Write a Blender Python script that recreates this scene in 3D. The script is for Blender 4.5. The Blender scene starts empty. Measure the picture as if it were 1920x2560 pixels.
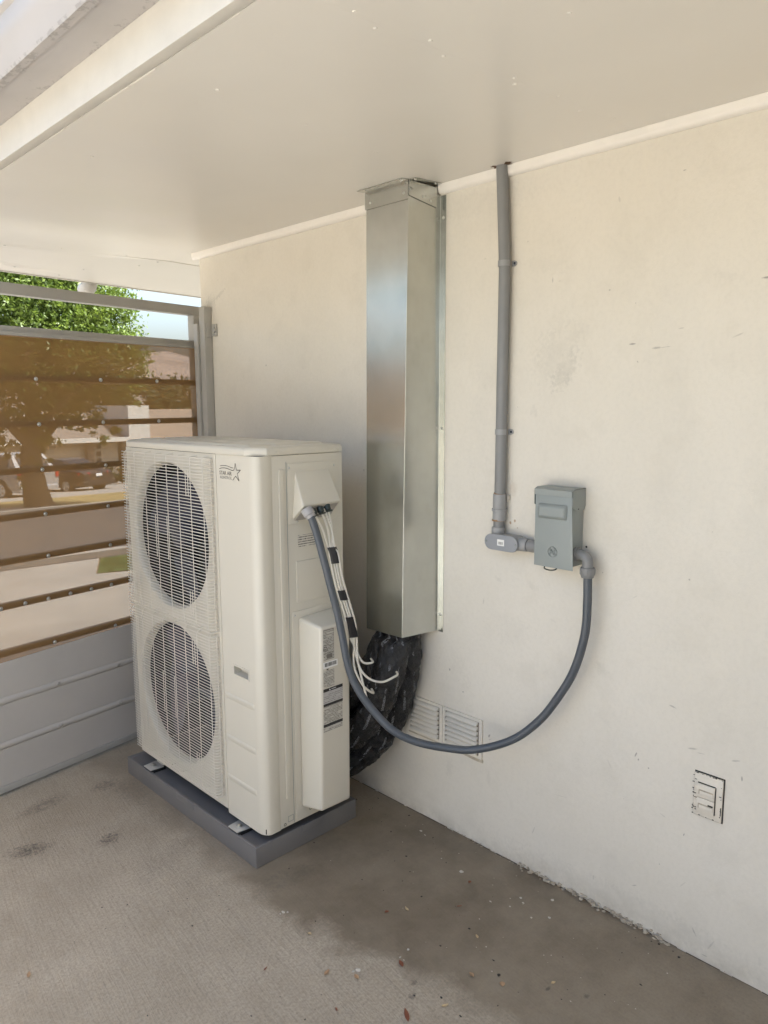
import bpy, bmesh, math, random
import numpy as np
from mathutils import Vector, Matrix

random.seed(7)
rng = np.random.default_rng(7)
R = math.radians
scene = bpy.context.scene
col = scene.collection

# ------------------------------------------------------------------ camera
F_PX = 1863.9
YAW, PITCH, ROLL = 0.7766, -0.1439, -0.0048
CAM = Vector((-2.0491, 0.0, 1.6235))
cy, sy, cp, sp = math.cos(YAW), math.sin(YAW), math.cos(PITCH), math.sin(PITCH)
fwd = Vector((sy * cp, cy * cp, sp))
rgt = Vector((cy, -sy, 0.0))
up = rgt.cross(fwd)
r2 = math.cos(ROLL) * rgt + math.sin(ROLL) * up
u2 = -math.sin(ROLL) * rgt + math.cos(ROLL) * up
cd = bpy.data.cameras.new('camera')
cam = bpy.data.objects.new('camera', cd)
col.objects.link(cam)
M = Matrix((r2, u2, -fwd)).transposed().to_4x4()
M.translation = CAM
cam.matrix_world = M
cd.sensor_fit = 'HORIZONTAL'
cd.sensor_width = 36.0
cd.lens = F_PX / 1920 * 36.0
cd.clip_start = 0.02
cd.clip_end = 3000
scene.camera = cam

# ------------------------------------------------------------------ light
TO_SUN = Vector((0.42, -0.34, 1.0)).normalized()
EL = math.asin(TO_SUN.z)
AZ = math.atan2(TO_SUN.x, TO_SUN.y)
world = bpy.data.worlds.new('World')
scene.world = world
world.use_nodes = True
wn = world.node_tree
bg = wn.nodes['Background']
sky = wn.nodes.new('ShaderNodeTexSky')
sky.sky_type = 'NISHITA'
sky.sun_disc = False
sky.sun_elevation = EL
sky.sun_rotation = AZ
sky.air_density = 1.0
sky.dust_density = 7.0
sky.ozone_density = .5
wn.links.new(sky.outputs[0], bg.inputs[0])
bg.inputs[1].default_value = 0.15
sd = bpy.data.lights.new('sun', 'SUN')
sd.energy = 4.2
sd.angle = R(0.53)
sd.color = (1.0, 0.975, 0.94)
so = bpy.data.objects.new('sun', sd)
so.rotation_euler = TO_SUN.to_track_quat('Z', 'Y').to_euler()
so.location = (0, 0, 20)
col.objects.link(so)
vs = scene.view_settings
vs.view_transform = 'Standard'
vs.look = 'None'
vs.gamma = 1.0
vs.use_curve_mapping = False
vs.exposure = 1.95
vs.use_white_balance = True      # camera white balance set for open shade
vs.white_balance_temperature = 6150
vs.white_balance_tint = 5
scene.render.engine = 'CYCLES'
scene.cycles.max_bounces = 10
scene.cycles.diffuse_bounces = 6
scene.cycles.glossy_bounces = 4
scene.cycles.transparent_max_bounces = 16
scene.cycles.use_denoising = True


# ------------------------------------------------------------------ helpers
class NT:
    def __init__(s, name):
        s.m = bpy.data.materials.new(name)
        s.m.use_nodes = True
        s.t = s.m.node_tree
        s.b = s.t.nodes['Principled BSDF']
        s.out = s.t.nodes['Material Output']
        s._oc = None

    def n(s, kind, **kw):
        nd = s.t.nodes.new('ShaderNode' + kind)
        for k, v in kw.items():
            setattr(nd, k, v)
        return nd

    def l(s, a, b):
        s.t.links.new(a, b)

    def oc(s):
        if s._oc is None:
            s._oc = s.n('TexCoord')
        return s._oc.outputs['Object']

    def uv(s):
        if s._oc is None:
            s._oc = s.n('TexCoord')
        return s._oc.outputs['UV']

    def mapping(s, vec, scale=(1, 1, 1), loc=(0, 0, 0), rot=(0, 0, 0), vt='POINT'):
        m = s.n('Mapping', vector_type=vt)
        m.inputs['Location'].default_value = loc
        m.inputs['Rotation'].default_value = rot
        m.inputs['Scale'].default_value = scale
        s.l(vec, m.inputs[0])
        return m.outputs[0]

    def noise(s, vec, scale, detail=4, rough=.5, dist=0):
        n = s.n('TexNoise')
        n.inputs['Scale'].default_value = scale
        n.inputs['Detail'].default_value = detail
        n.inputs['Roughness'].default_value = rough
        n.inputs['Distortion'].default_value = dist
        s.l(vec, n.inputs['Vector'])
        return n.outputs['Fac']

    def ramp(s, fac, a, b, lo=0., hi=1.):
        m = s.n('MapRange')
        m.inputs[1].default_value = a
        m.inputs[2].default_value = b
        m.inputs[3].default_value = lo
        m.inputs[4].default_value = hi
        s.l(fac, m.inputs[0])
        return m.outputs[0]

    def math(s, op, a, b=None):
        m = s.n('Math', operation=op)
        for i, v in enumerate((a, b)):
            if v is None:
                continue
            if isinstance(v, (int, float)):
                m.inputs[i].default_value = v
            else:
                s.l(v, m.inputs[i])
        return m.outputs[0]

    def mix(s, fac, a, b):
        m = s.n('Mix', data_type='RGBA')
        for idx, v in ((0, fac), (6, a), (7, b)):
            if isinstance(v, (int, float)):
                m.inputs[idx].default_value = v
            elif isinstance(v, tuple):
                m.inputs[idx].default_value = (*v, 1)
            else:
                s.l(v, m.inputs[idx])
        return m.outputs[2]

    def bump(s, h, strength=.3, dist=.002, prev=None):
        b = s.n('Bump')
        b.inputs['Strength'].default_value = strength
        b.inputs['Distance'].default_value = dist
        s.l(h, b.inputs['Height'])
        if prev is not None:
            s.l(prev, b.inputs['Normal'])
        return b.outputs[0]

    def fin(s, color=None, rough=.5, metal=0., normal=None, spec=.5):
        b = s.b
        if isinstance(color, tuple):
            b.inputs['Base Color'].default_value = (*color, 1)
        elif color is not None:
            s.l(color, b.inputs['Base Color'])
        if isinstance(rough, (int, float)):
            b.inputs['Roughness'].default_value = rough
        else:
            s.l(rough, b.inputs['Roughness'])
        b.inputs['Metallic'].default_value = metal
        b.inputs['Specular IOR Level'].default_value = spec
        if normal is not None:
            s.l(normal, b.inputs['Normal'])
        return s.m

    def marks(s, vec, lst, warp=.35):
        """lst: (loc xyz, scale xyz, rot xyz, strength) soft-edged blotches, returns a 0..1 factor"""
        acc = None
        nz = s.n('TexNoise')
        nz.inputs['Scale'].default_value = 90
        nz.inputs['Detail'].default_value = 3
        s.l(vec, nz.inputs['Vector'])
        for loc, sc, rot, st in lst:
            m = s.mapping(vec, sc, loc, rot, 'TEXTURE')
            L = s.n('VectorMath', operation='LENGTH')
            s.l(m, L.inputs[0])
            d = s.math('ADD', L.outputs['Value'], s.math('MULTIPLY', s.math('SUBTRACT', nz.outputs['Fac'], .5), warp * 4))
            f = s.ramp(d, 1.0, .45, 0., st)
            acc = f if acc is None else s.math('MAXIMUM', acc, f)
        return acc


def simple(name, color, rough=.5, metal=0., var=.06, nscale=6., bump=0., bscale=200., spec=.5):
    t = NT(name)
    v = t.oc()
    n = t.noise(v, nscale, 5, .6)
    lo = tuple(c * (1 - var) for c in color)
    hi = tuple(min(1, c * (1 + var)) for c in color)
    c = t.mix(t.ramp(n, .3, .7), lo, hi)
    nm = None
    if bump:
        nm = t.bump(t.noise(v, bscale, 3), bump, .001)
    rr = rough
    return t.fin(c, rr, metal, nm, spec)


class MB:
    def __init__(s):
        s.v, s.f, s.uv = [], [], None

    def add(s, vs_, fs):
        o = len(s.v)
        s.v += [tuple(p) for p in vs_]
        s.f += [tuple(o + i for i in f) for f in fs]
        return s

    def box(s, x0, x1, y0, y1, z0, z1):
        return s.hexa([(x0, y0, z0), (x1, y0, z0), (x1, y1, z0), (x0, y1, z0),
                       (x0, y0, z1), (x1, y0, z1), (x1, y1, z1), (x0, y1, z1)])

    def hexa(s, p):
        return s.add(p, [(3, 2, 1, 0), (4, 5, 6, 7), (0, 1, 5, 4), (1, 2, 6, 5), (2, 3, 7, 6), (3, 0, 4, 7)])

    def prism(s, poly, d):
        """poly: list of 3d points, extruded by vector d"""
        n = len(poly)
        q = [tuple(Vector(p) + Vector(d)) for p in poly]
        fs = [tuple(range(n - 1, -1, -1)), tuple(range(n, 2 * n))]
        fs += [(i, (i + 1) % n, n + (i + 1) % n, n + i) for i in range(n)]
        return s.add(list(poly) + q, fs)

    def tube(s, path, r, n=10, caps=True, uv=False, wob=0.):
        P = [Vector(p) for p in path]
        m = len(P)
        rr = r if isinstance(r, (list, tuple)) else [r] * m
        T = []
        for i in range(m):
            a = P[max(0, i - 1)]
            b = P[min(m - 1, i + 1)]
            T.append((b - a).normalized())
        ref = Vector((0, 0, 1)) if abs(T[0].z) < .9 else Vector((1, 0, 0))
        N = (ref - ref.dot(T[0]) * T[0]).normalized()
        vs_, fs = [], []
        for i in range(m):
            N = (N - N.dot(T[i]) * T[i]).normalized()
            B = T[i].cross(N)
            for k in range(n):
                a = 2 * math.pi * k / n
                q = rr[i] * (1 + (random.uniform(-wob, wob) if wob else 0))
                vs_.append(P[i] + q * (math.cos(a) * N + math.sin(a) * B))
        for i in range(m - 1):
            for k in range(n):
                k2 = (k + 1) % n
                fs.append((i * n + k, i * n + k2, (i + 1) * n + k2, (i + 1) * n + k))
        if caps:
            fs.append(tuple(range(n - 1, -1, -1)))
            fs.append(tuple(range((m - 1) * n, m * n)))
        if uv:
            L = [0.]
            for i in range(1, m):
                L.append(L[-1] + (P[i] - P[i - 1]).length)
            s.uv = s.uv or []
            for i in range(m - 1):
                for k in range(n):
                    s.uv.append([(L[i], k / n), (L[i], (k + 1) / n), (L[i + 1], (k + 1) / n), (L[i + 1], k / n)])
            if caps:
                s.uv.append([(0, 0)] * n)
                s.uv.append([(0, 0)] * n)
        return s.add(vs_, fs)

    def cyl(s, a, b, r0, r1=None, n=16):
        return s.tube([a, b], [r0, r0 if r1 is None else r1], n)

    def dome(s, c, d, r, h, n=10, rings=3):
        """low dome (screw or rivet head) at c, axis d"""
        d = Vector(d).normalized()
        c = Vector(c)
        ref = Vector((0, 0, 1)) if abs(d.z) < .9 else Vector((1, 0, 0))
        N = (ref - ref.dot(d) * d).normalized()
        B = d.cross(N)
        vs_, fs = [], []
        for j in range(rings):
            t = j / rings * math.pi / 2
            for k in range(n):
                a = 2 * math.pi * k / n
                vs_.append(c + d * (h * math.sin(t)) + (N * math.cos(a) + B * math.sin(a)) * r * math.cos(t))
        vs_.append(c + d * h)
        for j in range(rings - 1):
            for k in range(n):
                fs.append((j * n + k, j * n + (k + 1) % n, (j + 1) * n + (k + 1) % n, (j + 1) * n + k))
        for k in range(n):
            fs.append(((rings - 1) * n + k, (rings - 1) * n + (k + 1) % n, rings * n))
        return s.add(vs_, fs)

    def build(s, name, mat, parent=None, bevel=0., seg=2, smooth=True, ang=35, kind=None):
        me = bpy.data.meshes.new(name)
        me.from_pydata(s.v, [], s.f)
        me.validate()
        if s.uv:
            ul = me.uv_layers.new(name='UVMap')
            flat = [c for f in s.uv for c in f]
            if len(flat) == len(me.loops):
                ul.data.foreach_set('uv', [x for c in flat for x in c])
        bm = bmesh.new()
        bm.from_mesh(me)
        if not s.uv:
            bmesh.ops.recalc_face_normals(bm, faces=bm.faces)
        if bevel:
            ed = [e for e in bm.edges if len(e.link_faces) == 2 and e.calc_face_angle(0) > R(28)]
            bmesh.ops.bevel(bm, geom=ed, offset=bevel, segments=seg, profile=.6, affect='EDGES', clamp_overlap=True)
        bm.to_mesh(me)
        bm.free()
        if smooth:
            me.polygons.foreach_set('use_smooth', [True] * len(me.polygons))
            me.set_sharp_from_angle(angle=R(ang))
        me.materials.append(mat)
        o = bpy.data.objects.new(name, me)
        col.objects.link(o)
        if parent is not None:
            par(o, parent)
        if kind:
            o['kind'] = kind
        return o


def par(o, parent):
    o.parent = parent
    # keep vertex coordinates in world space: undo the parents' transform
    bpy_m = parent_world(parent)
    o.matrix_parent_inverse = bpy_m.inverted()


def parent_world(p):
    m = p.matrix_basis.copy()
    if p.parent is not None:
        m = parent_world(p.parent) @ p.matrix_parent_inverse @ m
    return m


def tag(o, label=None, cat=None, group=None, kind=None):
    for k, v in (('label', label), ('category', cat), ('group', group), ('kind', kind)):
        if v:
            o[k] = v
    return o


def thing(name, loc, label, cat, group=None):
    o = bpy.data.objects.new(name, None)
    o.empty_display_size = .1
    o.location = loc
    col.objects.link(o)
    return tag(o, label, cat, group)


def copy_obj(src, parent, offset):
    """copy of a world-space mesh shifted by offset, children too, sharing mesh data"""
    o = src.copy()
    col.objects.link(o)
    o.parent = parent
    o.matrix_parent_inverse = parent_world(parent).inverted() if parent else Matrix()
    o.location = Vector(src.location) + Vector(offset)
    for ch in src.children:
        k = ch.copy()
        col.objects.link(k)
        k.parent = o
    return o


def spline(pts, n=8):
    P = [Vector(p) for p in pts]
    P = [2 * P[0] - P[1]] + P + [2 * P[-1] - P[-2]]
    out = []
    for i in range(1, len(P) - 2):
        for k in range(n):
            t = k / n
            a, b, c, d = P[i - 1], P[i], P[i + 1], P[i + 2]
            out.append(.5 * ((2 * b) + (c - a) * t + (2 * a - 5 * b + 4 * c - d) * t * t + (3 * b - 3 * c + d - a) * t ** 3))
    out.append(P[-2])
    return out


def ribbon(pts, w, nrm, thick=.0004):
    """flat printed line following pts (closed thin solid)"""
    P = [Vector(p) for p in pts]
    nrm = Vector(nrm)
    mb = MB()
    L = []
    for i, p in enumerate(P):
        t = (P[min(len(P) - 1, i + 1)] - P[max(0, i - 1)]).normalized()
        s_ = t.cross(nrm).normalized() * (w / 2)
        L.append((p + s_ + nrm * thick, p - s_ + nrm * thick))
    for i in range(len(P) - 1):
        mb.add([L[i][0], L[i + 1][0], L[i + 1][1], L[i][1]], [(0, 1, 2, 3)])
    return mb


def text_mesh(s, size, mat, M4, parent, name, xscale=1., offset=0., align='LEFT'):
    cu = bpy.data.curves.new(name, 'FONT')
    cu.body = s
    cu.size = size
    cu.align_x = align
    cu.offset = offset
    tmp = bpy.data.objects.new(name, cu)
    col.objects.link(tmp)
    bpy.context.view_layer.update()
    me = bpy.data.meshes.new_from_object(tmp.evaluated_get(bpy.context.evaluated_depsgraph_get()))
    bpy.data.objects.remove(tmp)
    me.name = name
    me.transform(M4 @ Matrix.Diagonal((xscale, 1, 1, 1)))
    me.materials.clear()
    me.materials.append(mat)
    o = bpy.data.objects.new(name, me)
    col.objects.link(o)
    par(o, parent)
    return o


# ------------------------------------------------------------------ materials
# painted stucco wall with scuffs
t = NT('painted_stucco')
v = t.oc()
big = t.noise(v, 1.1, 5, .6)
mid = t.noise(v, 6, 5, .65)
c = t.mix(t.ramp(big, .35, .68), (.655, .61, .52), (.69, .648, .565))
c = t.mix(t.math('MULTIPLY', t.ramp(mid, .52, .8), .45), c, (.55, .51, .43))
c = t.mix(t.math('MULTIPLY', t.ramp(t.noise(t.mapping(v, (1, 1, .45)), 2.4, 6, .7), .5, .75), .30), c, (.56, .53, .46))
sm = t.noise(t.mapping(v, (1, 1.2, .8)), 2.3, 6, .7)
wm = t.marks(v, [
    ((0, 1.285, 1.725), (.2, .045, .085), (R(32), 0, 0), .30),
    ((0, 1.278, 1.70), (.2, .02, .03), (R(32), 0, 0), .40),
    ((0, 1.315, 1.77), (.2, .09, .12), (R(30), 0, 0), .16),
    ((0, 1.27, 1.82), (.2, .07, .03), (R(-25), 0, 0), .12),
    ((0, 1.393, 1.597), (.2, .014, .02), (0, 0, 0), .25),
    ((0, .8, 1.95), (.2, .05, .012), (R(15), 0, 0), .10),
    ((0, 1.738, .25), (.2, .02, .05), (0, 0, 0), .16),
    ((0, 1.55, .27), (.2, .012, .03), (0, 0, 0), .12),
    ((0, 1.72, .55), (.2, .10, .20), (0, 0, 0), .10),
    ((0, 1.0, .06), (.2, .6, .05), (0, 0, 0), .16),
    ((0, 3.30, 2.12), (.2, .05, .05), (0, 0, 0), .35),
    ((0, 3.22, 2.15), (.2, .07, .012), (R(-25), 0, 0), .3),
    ((0, 1.62, 2.28), (.2, .25, .05), (0, 0, 0), .10),
    ((0, 1.05, 1.2), (.2, .12, .05), (R(20), 0, 0), .06), ((0, 1.45, .85), (.2, .08, .06), (R(-30), 0, 0), .09),
    ((0, 1.12, .80), (.2, .03, .02), (R(30), 0, 0), .14), ((0, .85, .95), (.2, .10, .06), (0, 0, 0), .06), ((0, 1.38, 1.02), (.2, .03, .015), (R(20), 0, 0), .16),
    ((0, 1.62, 1.5), (.2, .05, .25), (0, 0, 0), .06), ((0, 1.35, 2.05), (.2, .10, .03), (R(10), 0, 0), .08), ((0, 2.6, 1.9), (.2, .25, .3), (0, 0, 0), .05),
], .55)
wm = t.math('MULTIPLY', wm, t.ramp(t.noise(v, 26, 5, .7), .25, .6))
c = t.mix(wm, c, (.30, .285, .25))
# little dark chips and scratches
chips = []
for (y, z, ly, lz, a, st) in [
    (1.062, 1.791, .012, .003, 0, .8), (.989, 1.776, .016, .004, -4, .55), (.962, 1.777, .022, .0012, -5, .5), (.921, 1.825, .010, .002, -5, .35),
    (.708, 1.934, .012, .003, 0, .8), (.767, 1.797, .016, .0025, -20, .35), (.994, .561, .003, .010, 20, .8), (.985, .548, .003, .004, 20, .8),
    (.952, .532, .003, .003, 0, .8), (.835, .366, .002, .006, 15, .8), (.903, .241, .0022, .0022, 0, .8), (.825, .638, .018, .003, -14, .5),
    (.80, .632, .015, .0015, -6, .35), (.705, .643, .014, .003, -20, .45), (.685, .597, .003, .008, 0, .8), (.98, .133, .010, .002, -30, .6),
    (1.353, .157, .003, .018, 20, .3), (.789, .078, .003, .018, -30, .5), (.739, .062, .003, .022, 25, .35), (.756, .02, .012, .002, 0, .6),
    (1.25, .325, .03, .0025, -8, .14), (.888, .746, .013, .003, 10, .55), (1.55, .439, .004, .009, 30, .8), (1.545, .427, .010, .002, -30, .4),
    (1.738, .639, .004, .006, 0, .8), (1.674, .570, .004, .004, 0, .8), (.933, 2.238, .006, .002, -5, .7), (1.12, 2.20, .004, .010, -15, .25),
    (1.335, 2.00, .003, .010, 0, .5), (1.31, 1.995, .006, .002, -5, .25), (1.43, 2.13, .004, .004, 0, .35), (1.60, 2.10, .006, .002, -10, .3),
    (1.585, .93, .004, .012, 5, .3), (1.02, 1.05, .012, .002, -35, .2), (1.52, 1.02, .02, .008, 30, .12), (1.30, .92, .014, .006, 20, .10),
    (1.14, 1.95, .003, .003, 0, .5), (2.85, 1.80, .006, .006, 0, .5), (2.2, 1.36, .005, .006, 0, .5), (.86, 1.13, .003, .003, 0, .6),
    (.90, .40, .012, .002, 20, .3), (1.08, .50, .004, .018, -30, .12), (.83, .21, .002, .02, 35, .2), (1.12, .09, .002, .012, 0, .3)]:
    chips.append(((0, y, z), (.2, ly, lz), (R(a), 0, 0), st * .72))
cm = t.marks(v, chips, .28)
c = t.mix(cm, c, (.10, .09, .085))
rust = t.marks(v, [((0, 1.476, 1.224), (.2, .006, .006), (0, 0, 0), .8), ((0, 1.458, 1.233), (.2, .005, .006), (0, 0, 0), .75),
                   ((0, 1.468, 1.34), (.2, .02, .03), (0, 0, 0), .18), ((0, 1.447, 1.21), (.2, .003, .003), (0, 0, 0), .6)], .3)
c = t.mix(rust, c, (.33, .20, .09))
c = t.mix(t.math('MULTIPLY', t.ramp(t.noise(v, 75, 4, .7), .45, .7), .16), c, (.50, .465, .39))
pinholes = t.ramp(t.noise(v, 60, 2), .78, .80)
c = t.mix(t.math('MULTIPLY', pinholes, .5), c, (.2, .18, .16))
# grime along the foot of the wall
zsep = t.n('SeparateXYZ')
t.l(v, zsep.inputs[0])
foot = t.math('MULTIPLY', t.ramp(zsep.outputs[2], .07, .0), t.ramp(t.noise(v, 9, 5, .7), .35, .65))
c = t.mix(t.math('MULTIPLY', foot, .55), c, (.33, .29, .23))
nm = t.bump(t.noise(t.mapping(v, (1, 1, .7)), 22, 5, .6), .34, .005)
nm = t.bump(t.noise(v, 200, 3), .18, .0015, nm)
M_WALL = t.fin(c, .55, 0, nm, .35)

# semi-gloss ceiling paint
t = NT('ceiling_paint')
v = t.oc()
c = t.mix(t.ramp(t.noise(v, 1.3, 4), .35, .65), (.70, .665, .60), (.74, .705, .64))
nm = t.bump(t.noise(t.mapping(v, (1, .35, 1)), 9, 2), .07, .003)
M_CEIL = t.fin(c, .32, 0, nm, .5)
M_TRIM = simple('trim_paint', (.77, .73, .66), .4, 0, .03, 8, .12, 90)
M_FASCIA = simple('fascia_paint', (.58, .55, .49), .55, 0, .04, 12, .12, 120)

# gutter with mildew
t = NT('gutter_paint')
v = t.oc()
m1 = t.noise(t.mapping(v, (1.6, 1.0, 1.)), 34, 5, .65)
gx = t.n('SeparateXYZ')
t.l(v, gx.inputs[0])
near_edge = t.math('MAXIMUM', t.ramp(gx.outputs[0], -1.292, -1.258), t.ramp(gx.outputs[0], -1.325, -1.343))
thr = t.math('SUBTRACT', .68, t.math('MULTIPLY', near_edge, .17))
d = t.math('SUBTRACT', m1, thr)
spots = t.math('MULTIPLY', t.ramp(d, 0., .06), t.ramp(gx.outputs[2], 2.3985, 2.3970))
c = t.mix(t.ramp(t.noise(v, 4, 4), .3, .7), (.40, .375, .355), (.44, .415, .40))
c = t.mix(t.math('MULTIPLY', spots, .42), c, (.17, .16, .15))
M_GUTTER = t.fin(c, .45)

# brushed concrete floor
t = NT('broom_concrete')
v = t.oc()
w = t.mapping(v, (1, 1, 1), (0, 0, 0), (0, 0, R(8)))
st = t.noise(t.mapping(w, (20, 1.0, 1)), 7, 6, .72, .8)
gr = t.noise(v, 120, 4, .65)
gr2 = t.noise(v, 48, 5, .75)
lg = t.noise(v, 1.6, 5, .62)
dry = t.mix(t.ramp(lg, .35, .66), (.36, .30, .218), (.48, .408, .308))
dry = t.mix(t.ramp(gr, .34, .58), t.mix(.42, dry, (.14, .118, .09)), dry)
dry = t.mix(t.math('MULTIPLY', t.ramp(gr2, .52, .75), .30), dry, (.46, .41, .33))
dry = t.mix(t.math('MULTIPLY', t.ramp(t.noise(v, 4.2, 6, .72, .6), .50, .72), .38), dry, (.27, .218, .15))
dry = t.mix(t.math('MULTIPLY', t.ramp(st, .50, .26), .42), dry, (.22, .18, .128))
dry = t.mix(t.math('MULTIPLY', t.ramp(t.noise(v, 95, 2), .70, .76), .7), dry, (.12, .10, .072))
wet = t.mix(t.ramp(t.noise(v, 3.2, 6, .7), .36, .66), (.150, .116, .076), (.245, .20, .14))
wet = t.mix(t.math('MULTIPLY', t.ramp(gr2, .6, .8), .3), wet, (.22, .195, .16))
# dark smooth area: everything between a ragged line and the wall
sx = t.n('SeparateXYZ')
t.l(v, sx.inputs[0])
wob = t.noise(v, 5.5, 6, .7, .4)
edge = t.math('ADD', sx.outputs[0], t.math('MULTIPLY', t.math('SUBTRACT', wob, .5), .30))
lim = t.ramp(sx.outputs[1], 1.15, 1.75, -.60, -.765)
dk = t.ramp(t.math('SUBTRACT', edge, lim), -.035, .05)
far = t.ramp(sx.outputs[1], 2.35, 2.0)
near = t.ramp(t.math('ADD', sx.outputs[1], t.math('MULTIPLY', wob, .5)), .6, 1.5)
wetm = t.math('MULTIPLY', t.math('MULTIPLY', dk, .9), t.math('MAXIMUM', far, .55))
wetm = t.math('MULTIPLY', wetm, t.math('ADD', t.math('MULTIPLY', near, .35), .65))
c = t.mix(wetm, dry, wet)
blot = t.marks(v, [((-1.205, 2.738, 0), (.085, .05, 1), (0, 0, R(-20)), .75), ((-.965, 2.597, 0), (.055, .04, 1), (0, 0, R(35)), .75),
                   ((-1.05, 3.02, 0), (.12, .05, 1), (0, 0, R(12)), .5), ((-.80, 3.0, 0), (.07, .05, 1), (0, 0, 0), .55),
                   ((-.74, 2.86, 0), (.06, .16, 1), (0, 0, 0), .28), ((-.86, 2.33, 0), (.20, .07, 1), (0, 0, R(25)), .18),
                   ((-.62, 1.93, 0), (.12, .06, 1), (0, 0, 0), .25)], .5)
blot = t.math('MULTIPLY', blot, t.ramp(gr2, .35, .6))
c = t.mix(blot, c, (.045, .042, .04))
spk = t.marks(v, [((-.41, 1.02, 0), (.012, .008, 1), (0, 0, 0), .6), ((-.36, .93, 0), (.01, .007, 1), (0, 0, 0), .5),
                  ((-.66, 1.30, 0), (.014, .01, 1), (0, 0, 0), .5), ((-.70, 1.27, 0), (.018, .01, 1), (0, 0, 0), .4)], .5)
c = t.mix(spk, c, (.05, .04, .033))
hb = t.math('ADD', t.math('MULTIPLY', st, t.ramp(t.noise(v, 2.7, 3), .3, .7, .45, 1.0)), t.math('MULTIPLY', t.noise(v, 150, 4, .65), .38))
hb = t.math('MULTIPLY', hb, t.math('SUBTRACT', 1.0, t.math('MULTIPLY', wetm, .75)))
nm = t.bump(hb, .7, .007)
nm = t.bump(t.noise(v, 2.2, 3), .15, .03, nm)
ro = t.math('SUBTRACT', .72, t.math('MULTIPLY', wetm, .22))
M_FLOOR = t.fin(c, ro, 0, nm, .45)

M_UNIT = simple('warm_white_enamel', (.60, .56, .465), .32, 0, .006, 3)
M_WIRE = simple('grille_enamel', (.64, .60, .515), .35, 0, .01, 3)
M_FAN = simple('fan_plastic', (.015, .016, .034), .42, 0, .1, 4)
M_BLACK = simple('black_plastic', (.008, .008, .009), .55, 0, .2, 6)
t = NT('coil_fins')
wv = t.n('TexWave', wave_type='BANDS', bands_direction='Y')
wv.inputs['Scale'].default_value = 120
t.l(t.oc(), wv.inputs[0])
M_COIL = t.fin(t.mix(wv.outputs['Fac'], (.003, .003, .004), (.010, .010, .012)), .6, 0)
M_SCREW = simple('zinc_screw', (.55, .54, .50), .3, .9, .05, 20)
M_PAD = simple('grey_pad_plastic', (.158, .150, .144), .5, 0, .06, 5, .25, 260)
M_FOOT = simple('steel_foot', (.55, .53, .48), .35, .35, .06, 12)

# galvanised sheet
t = NT('galvanised_sheet')
v = t.oc()
vo = t.n('TexVoronoi')
vo.inputs['Scale'].default_value = 45
t.l(t.mapping(v, (1, 1, .6)), vo.inputs['Vector'])
sp1 = t.noise(v, 7, 5, .6)
streak = t.noise(t.mapping(v, (1, 1, 14)), 14, 4, .6)
c = t.mix(t.ramp(sp1, .3, .7), (.50, .51, .475), (.60, .605, .565))
c = t.mix(t.math('MULTIPLY', t.ramp(vo.outputs['Distance'], .1, .6), .12), c, (.66, .68, .66))
ro = .25
nm = t.bump(t.noise(t.mapping(v, (1, 1, .5)), 4.5, 2), .035, .01)
M_GALV = t.fin(c, ro, .95, nm)

M_PVC = simple('grey_pvc', (.208, .208, .203), .42, 0, .06, 6, .05, 90)
M_PVCL = simple('grey_pvc_fitting', (.285, .285, .28), .42, 0, .06, 9)
M_FLEX = simple('dark_flexible_conduit', (.072, .082, .095), .38, 0, .08, 8)
M_BOX = simple('grey_green_enamel', (.262, .285, .27), .42, 0, .03, 5, .03, 300)
M_BOXD = simple('grey_green_enamel_line', (.225, .245, .233), .45, 0, .03, 5)
M_RUST = simple('rust_stain', (.25, .15, .07), .8, 0, .4, 60)
M_CABLE = simple('white_cable_jacket', (.70, .66, .57), .42, 0, .03, 20)
M_TAPE = simple('black_tape', (.010, .010, .012), .38, 0, .2, 30, .2, 150)
M_DARKMETAL = simple('dark_clamp_metal', (.05, .06, .055), .35, .7, .2, 40)
M_GATE = simple('grey_gate_paint', (.375, .36, .325), .45, 0, .06, 5, .1, 120)
M_PANEL = simple('light_grey_panel', (.44, .415, .38), .55, 0, .05, 2.5, .06, 80)
M_WHITE = simple('white_sticker', (.78, .77, .73), .5, 0, .02, 20)
M_INK = simple('black_print', (.02, .018, .016), .6, 0, .1, 20)
M_INK2 = simple('worn_grey_print', (.17, .155, .13), .6, 0, .1, 20)
M_DARK = simple('dark_gap', (.03, .027, .024), .9, 0, .2, 20)

# black wrap with white print along the pipe (uses the tube's own UV: metres along, 0..1 around)
t = NT('printed_black_wrap')
uv = t.uv()
us = t.n('SeparateXYZ')
t.l(uv, us.inputs[0])
wv = t.math('FRACT', t.math('ADD', t.math('MULTIPLY', us.outputs[1], 9.0), t.math('MULTIPLY', us.outputs[0], 4.)))
row = t.math('MULTIPLY', t.math('GREATER_THAN', wv, .40), t.math('LESS_THAN', wv, .62))
gl = t.noise(t.mapping(uv, (300, 120, 1)), 1., 2, .5)
word = t.noise(t.mapping(uv, (17, 9, 1)), 1., 3)
txt = t.math('MULTIPLY', t.math('MULTIPLY', row, t.math('GREATER_THAN', gl, .50)), t.ramp(word, .50, .54))
v = t.oc()
c = t.mix(t.math('MULTIPLY', txt, .75), (.004, .004, .005), (.33, .33, .33))
nz = t.noise(t.mapping(v, (1, 1, .6)), 38, 4, .65, 1.2)
nm = t.bump(nz, 1., .02)
nm = t.bump(t.noise(v, 110, 3, .6, 1.5), .6, .004, nm)
M_WRAP = t.fin(c, .16, 0, nm, .7)

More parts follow.
